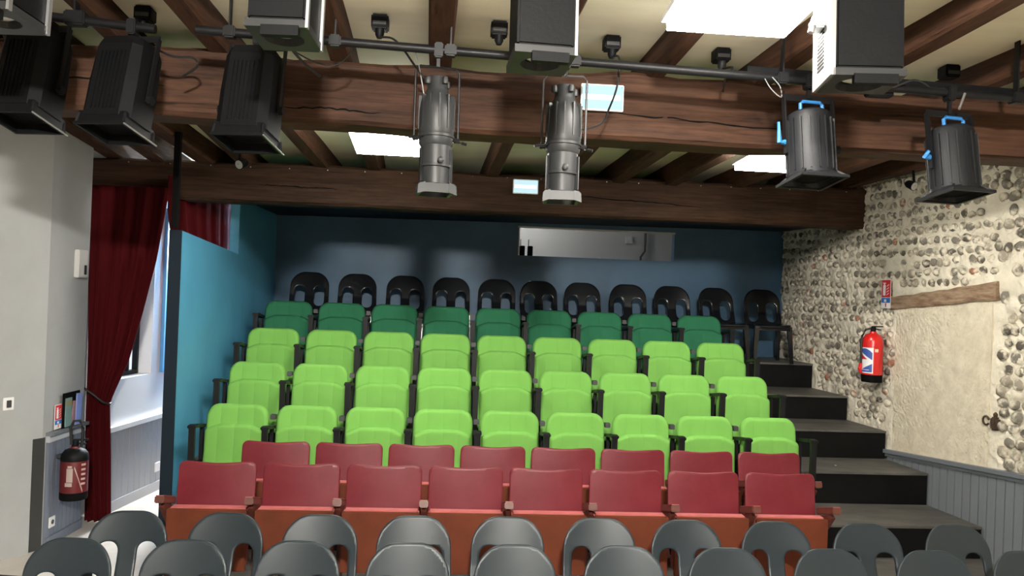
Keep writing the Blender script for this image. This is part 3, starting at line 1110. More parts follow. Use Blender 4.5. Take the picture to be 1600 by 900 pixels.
def make_red(label, group, loc):
    root = thing('wooden_tip_up_seat', loc, label, 'seat', group)
    mb = MB()
    def bs(x, z):
        return rbox(x, z, 0, .66, .252, .183 - .010 * np.exp(-(x / .13) ** 2), .045)
    plate(mb, bs, -.27, .27, .46, .86, .0145, .016, .008, back_surf(0, R(8), -.25, .843), bev=.003)
    mb.build('backrest', M_RED, root, smooth='all')
    mb = MB()
    z0, z1 = .19, .585
    # folded seat: thick curved board, upper edge coloured pink as if lit from above
    f_, b_ = -.235, -.115
    mb.box(-.250, .250, f_, f_ + .028, z0, z1, bev=.006)
    mb.build('seat_underside', M_RUST, root, smooth=True)
    mb = MB().box(-.246, .246, f_ + .029, b_, z0 + .02, z1 + .002, bev=.012)
    mb.build('seat', M_REDTOP, root, smooth=True)
    MB().box(-.20, .20, .01, .028, .40, .52).build('back_rail', M_STAND, root)
    return root


def red_arm(root, sx):
    a = MB()
    # shaped standard, profile in yz extruded across x
    prof = [(-.13, 0.0), (.03, 0.0), (.03, .52), (-.02, .555), (-.22, .615), (-.255, .60), (-.19, .53), (-.10, .45), (-.10, .10), (-.14, .04)]
    n = len(prof)
    vs = [(sx - .013, y, z) for y, z in prof] + [(sx + .013, y, z) for y, z in prof]
    a.add(vs, [tuple(range(n)), tuple(range(2 * n - 1, n - 1, -1))] + [(i, (i + 1) % n, n + (i + 1) % n, n + i) for i in range(n)])
    a.build('standard', M_STAND, root)
    Ma = Matrix.Translation((sx, -.295, .684)) @ Matrix.Rotation(R(-15), 4, 'X')
    a_ = MB().box(-.029, .029, 0, .26, -.046, 0, Ma, bev=.006).build('armrest', M_STAND, root)
    MB().box(-.0265, .0265, .006, .25, .0005, .003, Ma).build('armrest_lit_top', M_REDTOP, a_)  # lit top of the arm painted as a pink strip
    MB().box(sx - .05, sx + .05, -.15, .05, 0, .014).build('foot', M_STAND, root)


for (rn, x0, y, n) in (('front', -1.461, 5.669, 8), ('second', -1.234, 6.434, 8)):
    labs = [f'red wooden tip-up seat, {place_word(k, n)} in the {"front" if rn == "front" else "rear"} red row' for k in range(n)]
    group = f'red wooden seats of the {rn} red row'
    r0 = make_red(labs[0], group, (x0, y, PLAT))
    red_arm(r0, -.275)
    parts = tree(r0)
    for k in range(1, n):
        c = copy_tree(parts, r0, (x0 + .55 * k, y, PLAT), labs[k], group)
        if k == n - 1:
            red_arm(c, .275)


# moulded plastic chairs
def make_chair(m, label, group, loc, H):
    root = thing('plastic_chair', loc, label, 'chair', group)
    mb = MB()
    zs = .43
    def sd(x, z):
        hw = .221
        o = rbox(x, z, 0, (H + .30) / 2, hw, (H - .30) / 2, .165)
        h1 = rbox(np.abs(x), z, .1105, H - .272, .058, .112, .054)
        return np.maximum(np.maximum(o, -h1), zs - .02 - z)
    def surf(x, z):
        t = (z - zs) / (H - zs)
        return (x * (1 - .03 * t), .02 + .115 * t - .55 * x * x * (.6 + .4 * t) - .02 * max(0, 1 - t * 3), z)
    plate(mb, sd, -.235, .235, zs - .03, H + .01, .0125, .018, .010, surf, bev=.005)
    mb.build('backrest', m, root, smooth='all')
    # seat shell with a rolled front
    mb = MB()
    def ss(x, z):
        return rbox(x, z, 0, 0, .215, .215, .075)
    def ssurf(x, q):     # q: -0.215 (front) .. 0.215 (back)
        dip = -.014 * (1 - (x / .215) ** 2) - (.03 * max(0, (-q - .15) / .065) ** 2)
        return (x, q - .195, zs + dip)
    half = MB()
    plate(half, ss, -.23, .23, -.23, .23, .02, .022, .012, lambda x, z: (x, 0, z), bev=.006)
    # rotate plate: its thickness axis (y) becomes z
    mb = MB()
    mb.v = []
    for (x, t, q) in half.v:
        sx, sy, sz = ssurf(x, q)
        mb.v.append((sx, sy, sz - t))
    mb.f = half.f
    mb.build('seat', m, root, smooth='all')
    for sx in (-1, 1):
        for (y0, y1, w0) in ((-.375, -.415, .055), (.0, .07, .05)):
            lg = MB()
            x0, x1 = sx * .185, sx * .212
            t0, t1 = w0 / 2, .017
            vs = [(x0 - t0, y0 - .018, zs - .012), (x0 + t0, y0 - .018, zs - .012), (x0 + t0, y0 + .022, zs - .012), (x0 - t0, y0 + .022, zs - .012),
                  (x1 - t1, y1 - .016, 0), (x1 + t1, y1 - .016, 0), (x1 + t1, y1 + .016, 0), (x1 - t1, y1 + .016, 0)]
            lg.add(vs, [(3, 2, 1, 0), (4, 5, 6, 7), (0, 1, 5, 4), (1, 2, 6, 5), (2, 3, 7, 6), (3, 0, 4, 7)])
            lg.build('leg', m, root)
    ap = MB()
    ap.bar((-.19, -.392, zs - .035), (.19, -.392, zs - .035), .014, .05)
    ap.bar((-.195, -.37, zs - .03), (-.195, .0, zs - .03), .014, .045)
    ap.bar((.195, -.37, zs - .03), (.195, .0, zs - .03), .014, .045)
    ap.build('apron', m, root)
    return root


F1 = [(-1.841, .0), (-1.267, .0), (-.706, 0), (-.137, 0), (.42, 0), (.995, 0), (1.558, 0), (2.136, 0), (2.711, 0), (3.271, 0)]
F2 = [-1.75, -1.211, -.67, -.123, .422, .973, 1.506, 2.061, 2.629, 3.216]
BL = [-1.545, -1.004, -.459, .069, .594, 1.093, 1.612, 2.15, 2.677, 3.217, 3.769]
HG = .825
rng = random.Random(21)
def chair_row(xs, y, z, m, H, lab, group):
    root = None
    for k, x in enumerate(xs):
        l = lab(k)
        rz = R(rng.uniform(-4, 4))
        loc = (x, y + rng.uniform(-.015, .015), z)
        if root is None:
            root = make_chair(m, l, group, loc, H)
            root.rotation_euler = (0, 0, rz)
            parts = tree(root)
        else:
            copy_tree(parts, root, loc, l, group, (0, 0, rz))


chair_row([p[0] for p in F1], 4.40 - .13, 0, M_GCHAIR, HG + .012, lambda k: f'grey plastic chair, {place_word(k, 10)} in the nearest row', 'grey chairs of the nearest row')
chair_row(F2, 4.97 - .13, 0, M_GCHAIR, HG, lambda k: f'grey plastic chair, {place_word(k, 10)} in the grey row next to the red seats', 'grey chairs of the second row')
chair_row(BL, 9.75 - .13, TIERS[4][1], M_BCHAIR, .84, lambda k: f'black glossy plastic chair, {place_word(k, 11)} along the back wall', 'black chairs along the back wall')

# ================================================================== CURTAIN
def cloth(name, left, right, y0, zt, zb, npl, amp, m, rows=46, cols=72, yfun=None):
    """pleated sheet between two edge curves given as (z, x) lists, top first"""
    def ip(tab, z):
        tab = sorted(tab)
        return float(np.interp(z, [a for a, _ in tab], [b for _, b in tab]))
    vs, fs = [], []
    for th in (0, .008):
        for i in range(rows + 1):
            z = zt + (zb - zt) * i / rows
            xl, xr = ip(left, z), ip(right, z)
            w_ = xr - xl
            a = amp * (0.35 + .65 * min(1.0, .5 * 1.0 / max(w_, .1) * .6))
            for j in range(cols + 1):
                s = j / cols
                yy = y0 + a * math.sin(s * npl * 2 * PI + .5 * math.sin(z * 1.7)) + .35 * a * math.sin(s * npl * 4.3 * PI + z)
                x = xl + w_ * s
                if yfun:
                    x, yy = yfun(x, yy)
                vs.append((x, yy + th, z))
    n = cols + 1
    N = (rows + 1) * n
    for i in range(rows):
        for j in range(cols):
            a = i * n + j
            fs.append((a, a + 1, a + n + 1, a + n))
            fs.append((N + a, N + a + n, N + a + n + 1, N + a + 1))
    for i in range(rows):
        for j in (0, cols):
            a = i * n + j
            fs.append((a, a + n, N + a + n, N + a))
    for i in (0, rows):
        for j in range(cols):
            a = i * n + j
            fs.append((a, a + 1, N + a + 1, N + a))
    return MB().add(vs, fs)


cu = thing('stage_curtain', (-2.8, 7.17, PLAT), 'dark red velvet curtain gathered by a cord at the corridor doorway', 'curtain')
mb = cloth('c', [(2.95, -2.985), (2.0, -2.955), (1.58, -2.945), (1.20, -2.945), (.95, -2.945), (.6, -2.93), (.135, -2.915)],
           [(2.95, -2.33), (2.70, -2.36), (2.32, -2.415), (1.90, -2.505), (1.47, -2.61), (1.25, -2.70), (1.12, -2.748), (1.0, -2.742), (.7, -2.725), (.135, -2.70)],
           7.17, 2.93, .135, 4, .026, M_CURTAIN)
o = mb.build('drape', M_CURTAIN, smooth='all')
o.parent = cu
o.location = -Vector(cu.location)
o = MB().tube([(-3.085, 7.12, 1.29), (-2.95, 7.09, 1.265), (-2.86, 7.075, 1.21), (-2.77, 7.09, 1.135), (-2.735, 7.14, 1.115), (-2.75, 7.2, 1.12)], .009, 8).build('tie_cord', M_CABLE, smooth=True)
o.parent = cu
o.location = -Vector(cu.location)
o = MB().lathe([(.016, 0), (.016, .02), (.008, .02)], 10, Matrix.Translation((-3.088, 7.12, 1.29)) @ Matrix.Rotation(PI / 2, 4, 'Y')).build('tie_hook', M_CABLE)
o.parent = cu
o.location = -Vector(cu.location)
c2 = thing('stage_curtain', (-2.22, 7.9, PLAT), 'dark red drape drawn back along the corridor side of the blue partition', 'curtain')
# right-hand drape: runs diagonally behind the partition
def diag(x, y):     # s along x 0..1 mapped on the diagonal
    t = x
    return (-2.345 + t * .17 + (y - 7.17) * .6, 7.17 + t * 1.45)


mb = cloth('c2', [(2.95, 0.0), (2.70, .01), (2.45, .10), (1.0, .35), (.135, .38)], [(2.95, 1.0), (.135, 1.0)], 7.17, 3.04, .135, 6, .022, M_CURTAIN, rows=30, cols=60, yfun=diag)
o = mb.build('drape', M_CURTAIN, smooth='all')
o.parent = c2
o.location = -Vector(c2.location)
# dark steel pole standing on the partition end
pz = joist_z(-2.1, 6.6)
t = tag(MB().bar((-2.094, 6.595, 2.565), (-2.094, 6.595, pz + .02), .045, .045).build('steel_post', M_DARKIN), 'thin dark post rising from the end of the blue partition to the ceiling', 'post')

# ================================================================== LAMPS ON THE BARS
YB = 4.25
def bar_z(x):
    return 3.4106 + (x + 1.28) * ((3.319 - 3.419) / (3.067 + 1.283)) + .008


bars = thing('lighting_bar', (.9, YB, bar_z(.9)), 'long black lighting bar crossing in front of the near beam', 'bar')
def rel(root, o):
    o.parent = root
    o.location = -Vector(root.location)
    return o


rel(bars, MB().tube([(-1.283, YB, bar_z(-1.283)), (3.9, YB, bar_z(3.9))], .0225, 14).build('tube', M_STEEL, smooth=True))
for x in (-1.12, -.60, -.02, .62, 1.72, 3.02):
    h = MB()
    z = bar_z(x)
    h.box(x - .03, x + .03, YB - .03, YB + .03, z - .03, z + .03, bev=.008)
    zz = joist_z(x, YB + .0)
    h.bar((x, YB, z + .025), (x, YB, zz + JH + .005), .04, .008)
    rel(bars, h.build('hanger', M_STEEL))
bar2 = thing('lighting_bar', (-2.3, YB, 3.45), 'short black lighting bar at the upper left corner', 'bar')
rel(bar2, MB().tube([(-2.75, YB, 3.485), (-1.48, YB, 3.408)], .0225, 14).build('tube', M_STEEL, smooth=True))
for x in (-1.86, -2.5):
    z = 3.408 - (x + 1.48) * .0606
    h = MB().box(x - .05, x + .05, YB - .035, YB + .035, z - .03, z + .04, bev=.008)
    h.bar((x, YB, z + .025), (x, YB, joist_z(x, YB) + JH + .005), .05, .01)
    rel(bar2, h.build('hanger', M_STEEL))


def clamp(root, ztop, zbar, m=M_STEEL):
    c = MB()
    c.box(-.022, .022, -.035, .035, zbar - .045, zbar + .032, bev=.006)
    c.bar((0, 0, ztop), (0, 0, zbar - .04), .018, .018)
    c.build('clamp', m, root)


def fresnel_box(x, zt, zb, zbar, rz, tilt, label):
    """boxy black fresnel lamp, lens pointing down"""
    H = zt - zb
    t = thing('stage_lamp', (x, YB, 0), label, 'stage lamp', 'black box fresnel lamps on the bars', (0, 0, 0))
    M = Matrix.Translation((0, 0, zt)) @ Matrix.Rotation(rz, 4, 'Z') @ Matrix.Rotation(tilt, 4, 'X')
    # octagonal body, axis -z
    def oct(w_, d_, c_):
        return [(-w_ + c_, -d_), (w_ - c_, -d_), (w_, -d_ + c_), (w_, d_ - c_), (w_ - c_, d_), (-w_ + c_, d_), (-w_, d_ - c_), (-w_, -d_ + c_)]
    b = MB()
    Hb = H - .055
    o1, o2 = oct(.120, .115, .035), oct(.128, .122, .04)
    vs = [(*p, -.0) for p in oct(.108, .10, .035)] + [(*p, -.045) for p in o1] + [(*p, -Hb * .55) for p in o2] + [(*p, -Hb) for p in o2]
    f = [tuple(range(8))]
    for i in range(3):
        f += [(i * 8 + q, i * 8 + (q + 1) % 8, (i + 1) * 8 + (q + 1) % 8, (i + 1) * 8 + q) for q in range(8)]
    f.append(tuple(24 + q for q in range(8)))
    b.add(vs, f, M)
    b.build('body', M_LAMPBLK, t)
    rb = MB()
    for k in range(7):
        xx = -.06 + k * .02
        rb.box(xx - .003, xx + .003, -.126, -.1, -Hb * .92, -.09, M)
    rb.build('cooling_fins', M_LAMPBLK, t)
    fr = MB()
    for (a0, a1, b0, b1) in ((-.130, .130, -.130, -.118), (-.130, .130, .118, .130), (-.130, -.118, -.118, .118), (.118, .130, -.118, .118)):
        fr.box(a0, a1, b0, b1, -H + .005, -H + .018, M)
    for (a0, b0) in ((-.128, -.125), (.128, -.125), (-.128, .125), (.128, .125)):
        fr.bar((a0 * .93, b0 * .93, -Hb + .01), (a0 * .97, b0 * .97, -H + .012), .012, .012, M)
    gf = fr.build('gel_frame', M_LAMPBLK, t)
    sk = MB()
    q0 = [(-.122, -.117), (.122, -.117), (.122, .117), (-.122, .117)]
    q1 = [(-.124, -.122), (.124, -.122), (.124, .122), (-.124, .122)]
    vs = [(*p, -Hb + .02) for p in q0] + [(*p, -H + .012) for p in q1] + [(p[0] * .96, p[1] * .96, -Hb + .02) for p in q0] + [(p[0] * .96, p[1] * .96, -H + .012) for p in q1]
    sk.add(vs, [f_ for k in range(4) for f_ in ((k, (k + 1) % 4, 4 + (k + 1) % 4, 4 + k), (8 + k, 12 + k, 12 + (k + 1) % 4, 8 + (k + 1) % 4), (4 + k, 4 + (k + 1) % 4, 12 + (k + 1) % 4, 12 + k))], M)
    sk.build('skirt', M_LAMPBLK, t)
    e = MB()
    e.tube([M @ Vector(p) for p in ((.137, -.135, -H + .005), (.137, .135, -H + .005))], .004, 6)
    e.build('frame_clip', M_SILVER, gf)
    MB().lathe([(.0, -.004), (.05, -.003), (.09, -.001)], 20, M @ Matrix.Translation((0, 0, -Hb - .002))).build('lens', M_DARKIN, t)
    yk = MB()
    for sx in (-1, 1):
        yk.bar(M @ Vector((sx * .142, 0, -Hb * .72)), M @ Vector((sx * .142, 0, .035)), .008, .03)
    yk.bar(M @ Vector((-.146, 0, .035)), M @ Vector((.146, 0, .035)), .008, .03)
    yo = yk.build('yoke', M_STEEL, t)
    for sx in (-1, 1):
        MB().lathe([(.022, 0), (.022, .02)], 10, M @ Matrix.Translation((sx * .146, 0, -Hb * .7)) @ Matrix.Rotation(sx * PI / 2, 4, 'Y')).build('tilt_knob', M_STEEL, yo)
    clamp(t, zt + .035, zbar)
    return t


fresnel_box(-2.02, 3.345, 2.873, 3.44, R(-10), R(-13), 'black boxy stage lamp, leftmost of those hanging under the bars')
fresnel_box(-1.59, 3.317, 2.842, 3.415, R(-14), R(-13), 'black boxy stage lamp, second from the left under the bars')
fresnel_box(-.98, 3.313, 2.832, 3.40, R(-10), R(-11), 'black boxy stage lamp left of the square ceiling light')


def fresnel_round(x, zt, zb, rz, label, lever_up):
    H = zt - zb
    t = thing('stage_lamp', (x, YB, 0), label, 'stage lamp', 'round lamps with blue handles', (0, 0, 0))
    M = Matrix.Translation((0, 0, zt)) @ Matrix.Rotation(rz, 4, 'Z') @ Matrix.Rotation(R(-9), 4, 'X')
    Hb = H - .03
    MB().lathe([(.0, -.045), (.09, -.05), (.112, -.065), (.118, -.09), (.122, -Hb)], 28, M, cap=False).lathe([(.122, -Hb), (.0, -Hb)], 28, M, cap=False).build('body', M_LAMPDK, t, smooth=True)
    rb = MB()
    for k in range(18):
        a = 2 * PI * k / 18
        rb.box(.114, .1275, -.004, .004, -Hb + .02, -.10, M @ Matrix.Rotation(a, 4, 'Z'))
    rb.build('cooling_fins', M_LAMPDK, t)
    hd = MB()
    hd.tube([M @ Vector(p) for p in ((-.062, -.03, -.052), (-.062, -.03, -.012), (-.05, -.03, 0), (.05, -.03, 0), (.062, -.03, -.012), (.062, -.03, -.052))], .010, 8)
    hd.build('handle', M_BLUEPL, t, smooth=True)['label'] = 'bright blue carrying handle'
    fr = MB()
    for (a0, a1, b0, b1) in ((-.133, .133, -.133, -.115), (-.133, .133, .115, .133), (-.133, -.115, -.115, .115), (.115, .133, -.115, .115)):
        fr.box(a0, a1, b0, b1, -H, -H + .014, M)
    for (a0, b0) in ((-.124, -.124), (.124, -.124), (-.124, .124), (.124, .124)):
        fr.bar((a0 * .72, b0 * .72, -Hb + .01), (a0, b0, -H + .008), .012, .012, M)
    fr.build('gel_frame', M_LAMPDK, t)
    sk = MB()
    n_ = 24
    vs = []
    for k in range(n_):
        a = 2 * PI * k / n_
        c_, s_ = math.cos(a), math.sin(a)
        q_ = .118 / max(abs(c_), abs(s_))
        vs += [(.120 * c_, .120 * s_, -Hb + .012), (q_ * c_, q_ * s_, -H + .010), (q_ * c_ * .97, q_ * s_ * .97, -H + .010), (.115 * c_, .115 * s_, -Hb + .012)]
    fs = []
    for k in range(n_):
        a, b2 = 4 * k, 4 * ((k + 1) % n_)
        fs += [(a + i_, b2 + i_, b2 + i_ + 1, a + i_ + 1) for i_ in range(3)]
    sk.add(vs, fs, M).build('skirt', M_LAMPDK, t, smooth=True)
    MB().lathe([(.0, -.006), (.05, -.005), (.1, -.001)], 20, M @ Matrix.Translation((0, 0, -Hb))).build('lens', M_DARKIN, t, smooth=True)
    yk = MB()
    for sx in (-1, 1):
        yk.bar(M @ Vector((sx * .139, 0, -Hb * .7)), M @ Vector((sx * .139, 0, .03)), .008, .032)
    yk.bar(M @ Vector((-.143, 0, .03)), M @ Vector((.143, 0, .03)), .008, .032)
    yk.build('yoke', M_STEEL, t)
    lv = MB()
    p = M @ Vector((-.145, 0, -Hb * .55))
    q = p + (Vector((-.045, -.02, .10)) if lever_up else Vector((-.02, -.03, .03)))
    lv.tube([p, p + Vector((-.03, -.01, .0)), q], [.016, .014, .008], 8)
    lv.build('lever', M_BLUEPL, t, smooth=True)['label'] = 'bright blue tilt lever'
    MB().lathe([(.02, 0), (.02, .02)], 10, M @ Matrix.Translation((.145, 0, -Hb * .6)) @ Matrix.Rotation(PI / 2, 4, 'Y')).build('knob', M_STEEL, t)
    clamp(t, zt + .03, bar_z(x))
    return t


fresnel_round(1.868, 3.222, 2.795, R(6), 'charcoal round stage lamp with blue handle and raised blue lever', True)
fresnel_round(2.648, 3.182, 2.756, R(10), 'charcoal round blue-handled stage lamp, rightmost of all, before the stone wall', False)


def profile_lamp(x, zt, zb, rz, label, wide_yoke):
    H = zt - zb
    t = thing('profile_spot', (x, YB, 0), label, 'stage lamp', 'slim profile spots', (0, 0, 0))
    M = Matrix.Translation((0, 0, zt)) @ Matrix.Rotation(rz, 4, 'Z') @ Matrix.Rotation(R(-3), 4, 'X')
    lh = MB().lathe([(0, 0), (.05, 0), (.052, -.008), (.052, -.06), (.062, -.085), (.08, -.115), (.089, -.17), (.091, -.285), (.086, -.30)], 24, M, cap=False).build('lamp_house', M_LAMPGREY, t, smooth=True)
    fn = MB()
    for k in range(12):
        a = 2 * PI * k / 12
        fn.box(.075, .0935, -.004, .004, -.27, -.10, M @ Matrix.Rotation(a, 4, 'Z'))
    fn.build('cooling_fins', M_LAMPGREY, t)
    for k in range(4):
        a = 2 * PI * k / 4 + .5
        MB().lathe([(.014, -.022), (.017, -.01), (.014, .012)], 10, M @ Matrix.Rotation(a, 4, 'Z') @ Matrix.Translation((.062, 0, -.02))).build('cap_knob', M_LAMPGREY, lh, smooth=True)
    MB().lathe([(.086, -.298), (.094, -.30), (.094, -.312), (.088, -.315), (.086, -.345), (.078, -.355)], 24, M, cap=False).build('shutter_ring', M_LAMPGREY, t, smooth=True)
    for (sx, yy, zz) in ((1, -.03, -.335), (-1, -.05, -.325)):
        sh = MB().tube([M @ Vector(p) for p in ((sx * .07, yy, zz + .01), (sx * .125, yy - .02, zz - .002))], .003, 6)
        sh.tube([M @ Vector(p) for p in ((sx * .122, yy - .02, zz - .002), (sx * .148, yy - .025, zz - .008))], .008, 6)
        sh.build('shutter_lever', M_STEEL, t)
    MB().lathe([(.078, -.355), (.078, -.45), (.082, -.452), (.082, -.462), (.071, -.465), (.071, -H + .05)], 24, M, cap=False).build('lens_tube', M_LAMPGREY, t, smooth=True)
    rl = MB()
    for a in (R(200), R(340), R(90)):
        rl.box(.072, .088, -.008, .008, -H + .06, -.37, M @ Matrix.Rotation(a, 4, 'Z'))
    rl.build('focus_rails', M_LAMPDK, t)
    MB().lathe([(.008, 0), (.008, .02), (.016, .022), (.016, .04), (.010, .044)], 12, M @ Matrix.Translation((.01, -.078, -.44)) @ Matrix.Rotation(PI / 2, 4, 'X')).build('focus_knob', M_LAMPGREY, t, smooth=True)
    fr = MB()
    fr.box(-.085, .085, -.085, -.07, -H, -H + .045, M)
    fr.box(-.085, .085, .07, .085, -H, -H + .045, M)
    fr.box(-.088, -.072, -.07, .07, -H, -H + .045, M)
    fr.box(.072, .088, -.07, .07, -H, -H + .045, M)
    for sx in (-1, 1):
        fr.add([(sx * .06, -.09, -H + .05), (sx * .095, -.09, -H + .035), (sx * .098, -.09, -H - .012), (sx * .06, -.09, -H),
                (sx * .06, -.07, -H + .05), (sx * .095, -.07, -H + .035), (sx * .098, -.07, -H - .012), (sx * .06, -.07, -H)],
               [(0, 1, 2, 3), (7, 6, 5, 4), (0, 4, 5, 1), (1, 5, 6, 2), (2, 6, 7, 3), (3, 7, 4, 0)], M)
    fr.build('gel_frame', M_LAMPGREY, t)
    yk = MB()
    w_ = .112
    pts = [(-w_, 0, -.33), (-w_, 0, .03), (-w_ + .02, 0, .055), (w_ - .02, 0, .055), (w_, 0, .03), (w_, 0, -.33)]
    yk.tube([M @ Vector(p) for p in pts], .006, 6)
    yo = yk.build('yoke', M_BRACKET if wide_yoke else M_STEEL, t)
    for sx in (-1, 1):
        MB().lathe([(.013, 0), (.013, .03)], 8, M @ Matrix.Translation((sx * .09, 0, -.315)) @ Matrix.Rotation(sx * PI / 2, 4, 'Y')).build('tilt_bolt', M_STEEL, yo)
    clamp(t, zt + .055, bar_z(x))
    return t


profile_lamp(-.080, 3.248, 2.650, R(10), 'slim grey profile spot, left of the two, beside the lit ceiling square', False)
profile_lamp(.574, 3.243, 2.642, R(-5), 'slim grey profile spot, right of the two, next to the exit sign plate', True)


def lens_box(x, zb, w_, label, side=None, y=3.3, rz=0.0, depth=.26):
    """tall box lantern, lens in its lower face"""
    t = thing('box_lantern', (x, y, 0), label, 'stage lamp', 'box lanterns on the front bar')
    M = Matrix.Translation((0, 0, zb)) @ Matrix.Rotation(rz, 4, 'Z') @ Matrix.Rotation(R(-4), 4, 'X')
    h, d = w_ / 2, w_ / 2
    H = 3.46 - zb
    d = depth / 2
    b = MB()
    b.box(-h + .008, h - .008, -d, d, .03, H, M, bev=.01)
    b.build('body', M_LAMPBLK, t)
    # lower face with a round hole
    f = MB()
    n = 24
    vs, fs = [], []
    for k in range(n):
        a = 2 * PI * k / n
        c, s_ = math.cos(a), math.sin(a)
        q = h / max(abs(c), abs(s_))
        vs += [(c * q * 1.0, s_ * q * d / h, 0.0), (c * h * .66, s_ * h * .66, 0.0), (c * h * .62, s_ * h * .62, .05), (c * q, s_ * q * d / h, .03)]
    for k in range(n):
        a, b2 = 4 * k, 4 * ((k + 1) % n)
        fs += [(a, b2, b2 + 1, a + 1), (a + 1, b2 + 1, b2 + 2, a + 2), (a, a + 3, b2 + 3, b2)]
    f.add(vs, fs, M).build('front_plate', M_LAMPGREY, t)
    MB().lathe([(.0, .012), (h * .3, .016), (h * .6, .035)], 20, M).build('lens', M_LENS, t, smooth=True)
    MB().box(-h * .45, h * .75, -d - .012, -d + .02, -.035, .004, M).build('latch', M_LAMPBLK, t)
    if side:
        s_ = MB()
        s_.box(-h - .012, -h + .008, -d, d, 0, H, M)
        s_.build('side_plate', M_SILVER, t)
        lv = MB()
        for k in range(16):
            lv.box(-h - .0145, -h - .0115, -.03, .05, .06 + k * .016, .068 + k * .016, M)
        lv.build('louvres', M_LAMPBLK, t)
        c = MB()
        c.box(-h - .06, -h - .01, -.06, .03, .22, .27, M, bev=.008)
        c.tube([M @ Vector((-h - .05, -.03, .27)), M @ Vector((-h - .07, -.04, .20))], .012, 8)
        c.build('yoke_clamp', M_SILVER, t)
    else:
        MB().box(h - .007, h + .004, -d - .002, -d + .02, 0, H, M).build('edge_strip', M_SILVER, t)
        MB().box(h - .007, h + .004, d - .02, d + .002, 0, H, M).build('edge_strip', M_SILVER, t)
    c = MB().bar((0, 0, zb + H - .01), (0, 0, 3.60), .03, .03)
    c.build('clamp', M_STEEL, t)
    return t


lens_box(-.662, 3.125, .235, 'black box lantern with round lens, above the left black stage lamp', rz=R(-4))
lens_box(.342, 3.087, .240, 'black box lantern with round lens, above the right profile spot', rz=R(3))
lens_box(1.665, 3.082, .285, 'large black box lantern with silver louvred side, at the upper right', side=True, rz=R(-8), depth=.24)
lens_box(-1.715, 3.125, .21, 'silver grey box lantern cut off at the upper left corner', rz=R(-6))
b3 = thing('lighting_bar', (0, 3.3, 3.60), 'front lighting bar above the box lanterns, just out of sight', 'bar')
MB().tube([(-2.6, 0, 0), (2.6, 0, 0)], .0225, 12).build('tube', M_STEEL, b3, smooth=True)
hg = MB()
for x in (-2.3, -.2, 2.2):
    hg.bar((x, 0, 0), (x, 0, joist_z(x, 3.3) + JH + .005 - 3.60), .03, .01)
hg.build('hangers', M_STEEL, b3)

# small spots at the ends of the far beam
for k, (x, y, z, lab) in enumerate(((-1.735, 7.02, 3.135, 'tiny black spotlight at the left end of the far beam'), (4.17, 7.18, 3.26, 'small black spotlight with white face near the stone wall'))):
    t = thing('small_spotlight', (x, y, z), lab, 'spotlight', 'small spotlights near the far beam')
    M = Matrix.Rotation(R(115), 4, 'X') @ Matrix.Rotation(R(20 if k else -25), 4, 'Y')
    MB().lathe([(.022, -.09), (.035, -.07), (.042, 0)], 14, M, cap=True).build('can', M_LAMPBLK, t, smooth=True)
    MB().lathe([(.036, .001), (.036, .004)], 14, M).build('face', M_WHITE if k else M_LENS, t)
    MB().bar((0, 0, 0), (0, .03, joist_z(x, y) - z + .02), .02, .01).build('bracket', M_STEEL, t)

# sockets on the ceiling with plugs and cables
SO = [(-1.666, 4.62, 'ceiling socket above the upper left lamps'), (-.404, 4.52, 'ceiling socket with plug left of the centre joist'), (.236, 4.50, 'ceiling socket beside the second box lantern'),
      (.874, 4.60, 'ceiling socket with a cable hanging past the exit sign plate'), (1.53, 4.68, 'ceiling socket with a grey plug right of the exit sign plate'), (2.93, 4.72, 'unused ceiling socket at the right of the large box lantern')]
for k, (x, y, lab) in enumerate(SO):
    zc = joist_z(x, y) + JH
    t = thing('ceiling_socket', (x, y, zc), 'black ' + lab, 'socket', 'black sockets on the ceiling')
    MB().box(-.045, .045, -.05, .05, -.075, .0, bev=.008).build('case', M_LAMPBLK, t)
    MB().box(-.035, .035, -.053, -.049, -.058, -.038).build('flap', M_BRACKET, t)
    if k not in (5,):
        MB().lathe([(.024, 0), (.024, -.03), (.014, -.05)], 12, Matrix.Translation((0, -.02, -.075))).build('plug', M_LAMPBLK if k != 4 else M_LAMPGREY, t, smooth=True)


def cable(pts, r, label, m=M_CABLE):
    # smooth the polyline (Catmull-Rom)
    P = [Vector(p) for p in pts]
    out = []
    for i in range(len(P) - 1):
        a, b, c, d = P[max(i - 1, 0)], P[i], P[i + 1], P[min(i + 2, len(P) - 1)]
        for s in range(6):
            t = s / 6
            out.append(.5 * ((2 * b) + (c - a) * t + (2 * a - 5 * b + 4 * c - d) * t * t + (3 * b - a - 3 * c + d) * t ** 3))
    out.append(P[-1])
    return tag(MB().tube(out, r, 6).build('cable', m, smooth=True), label, 'cable')


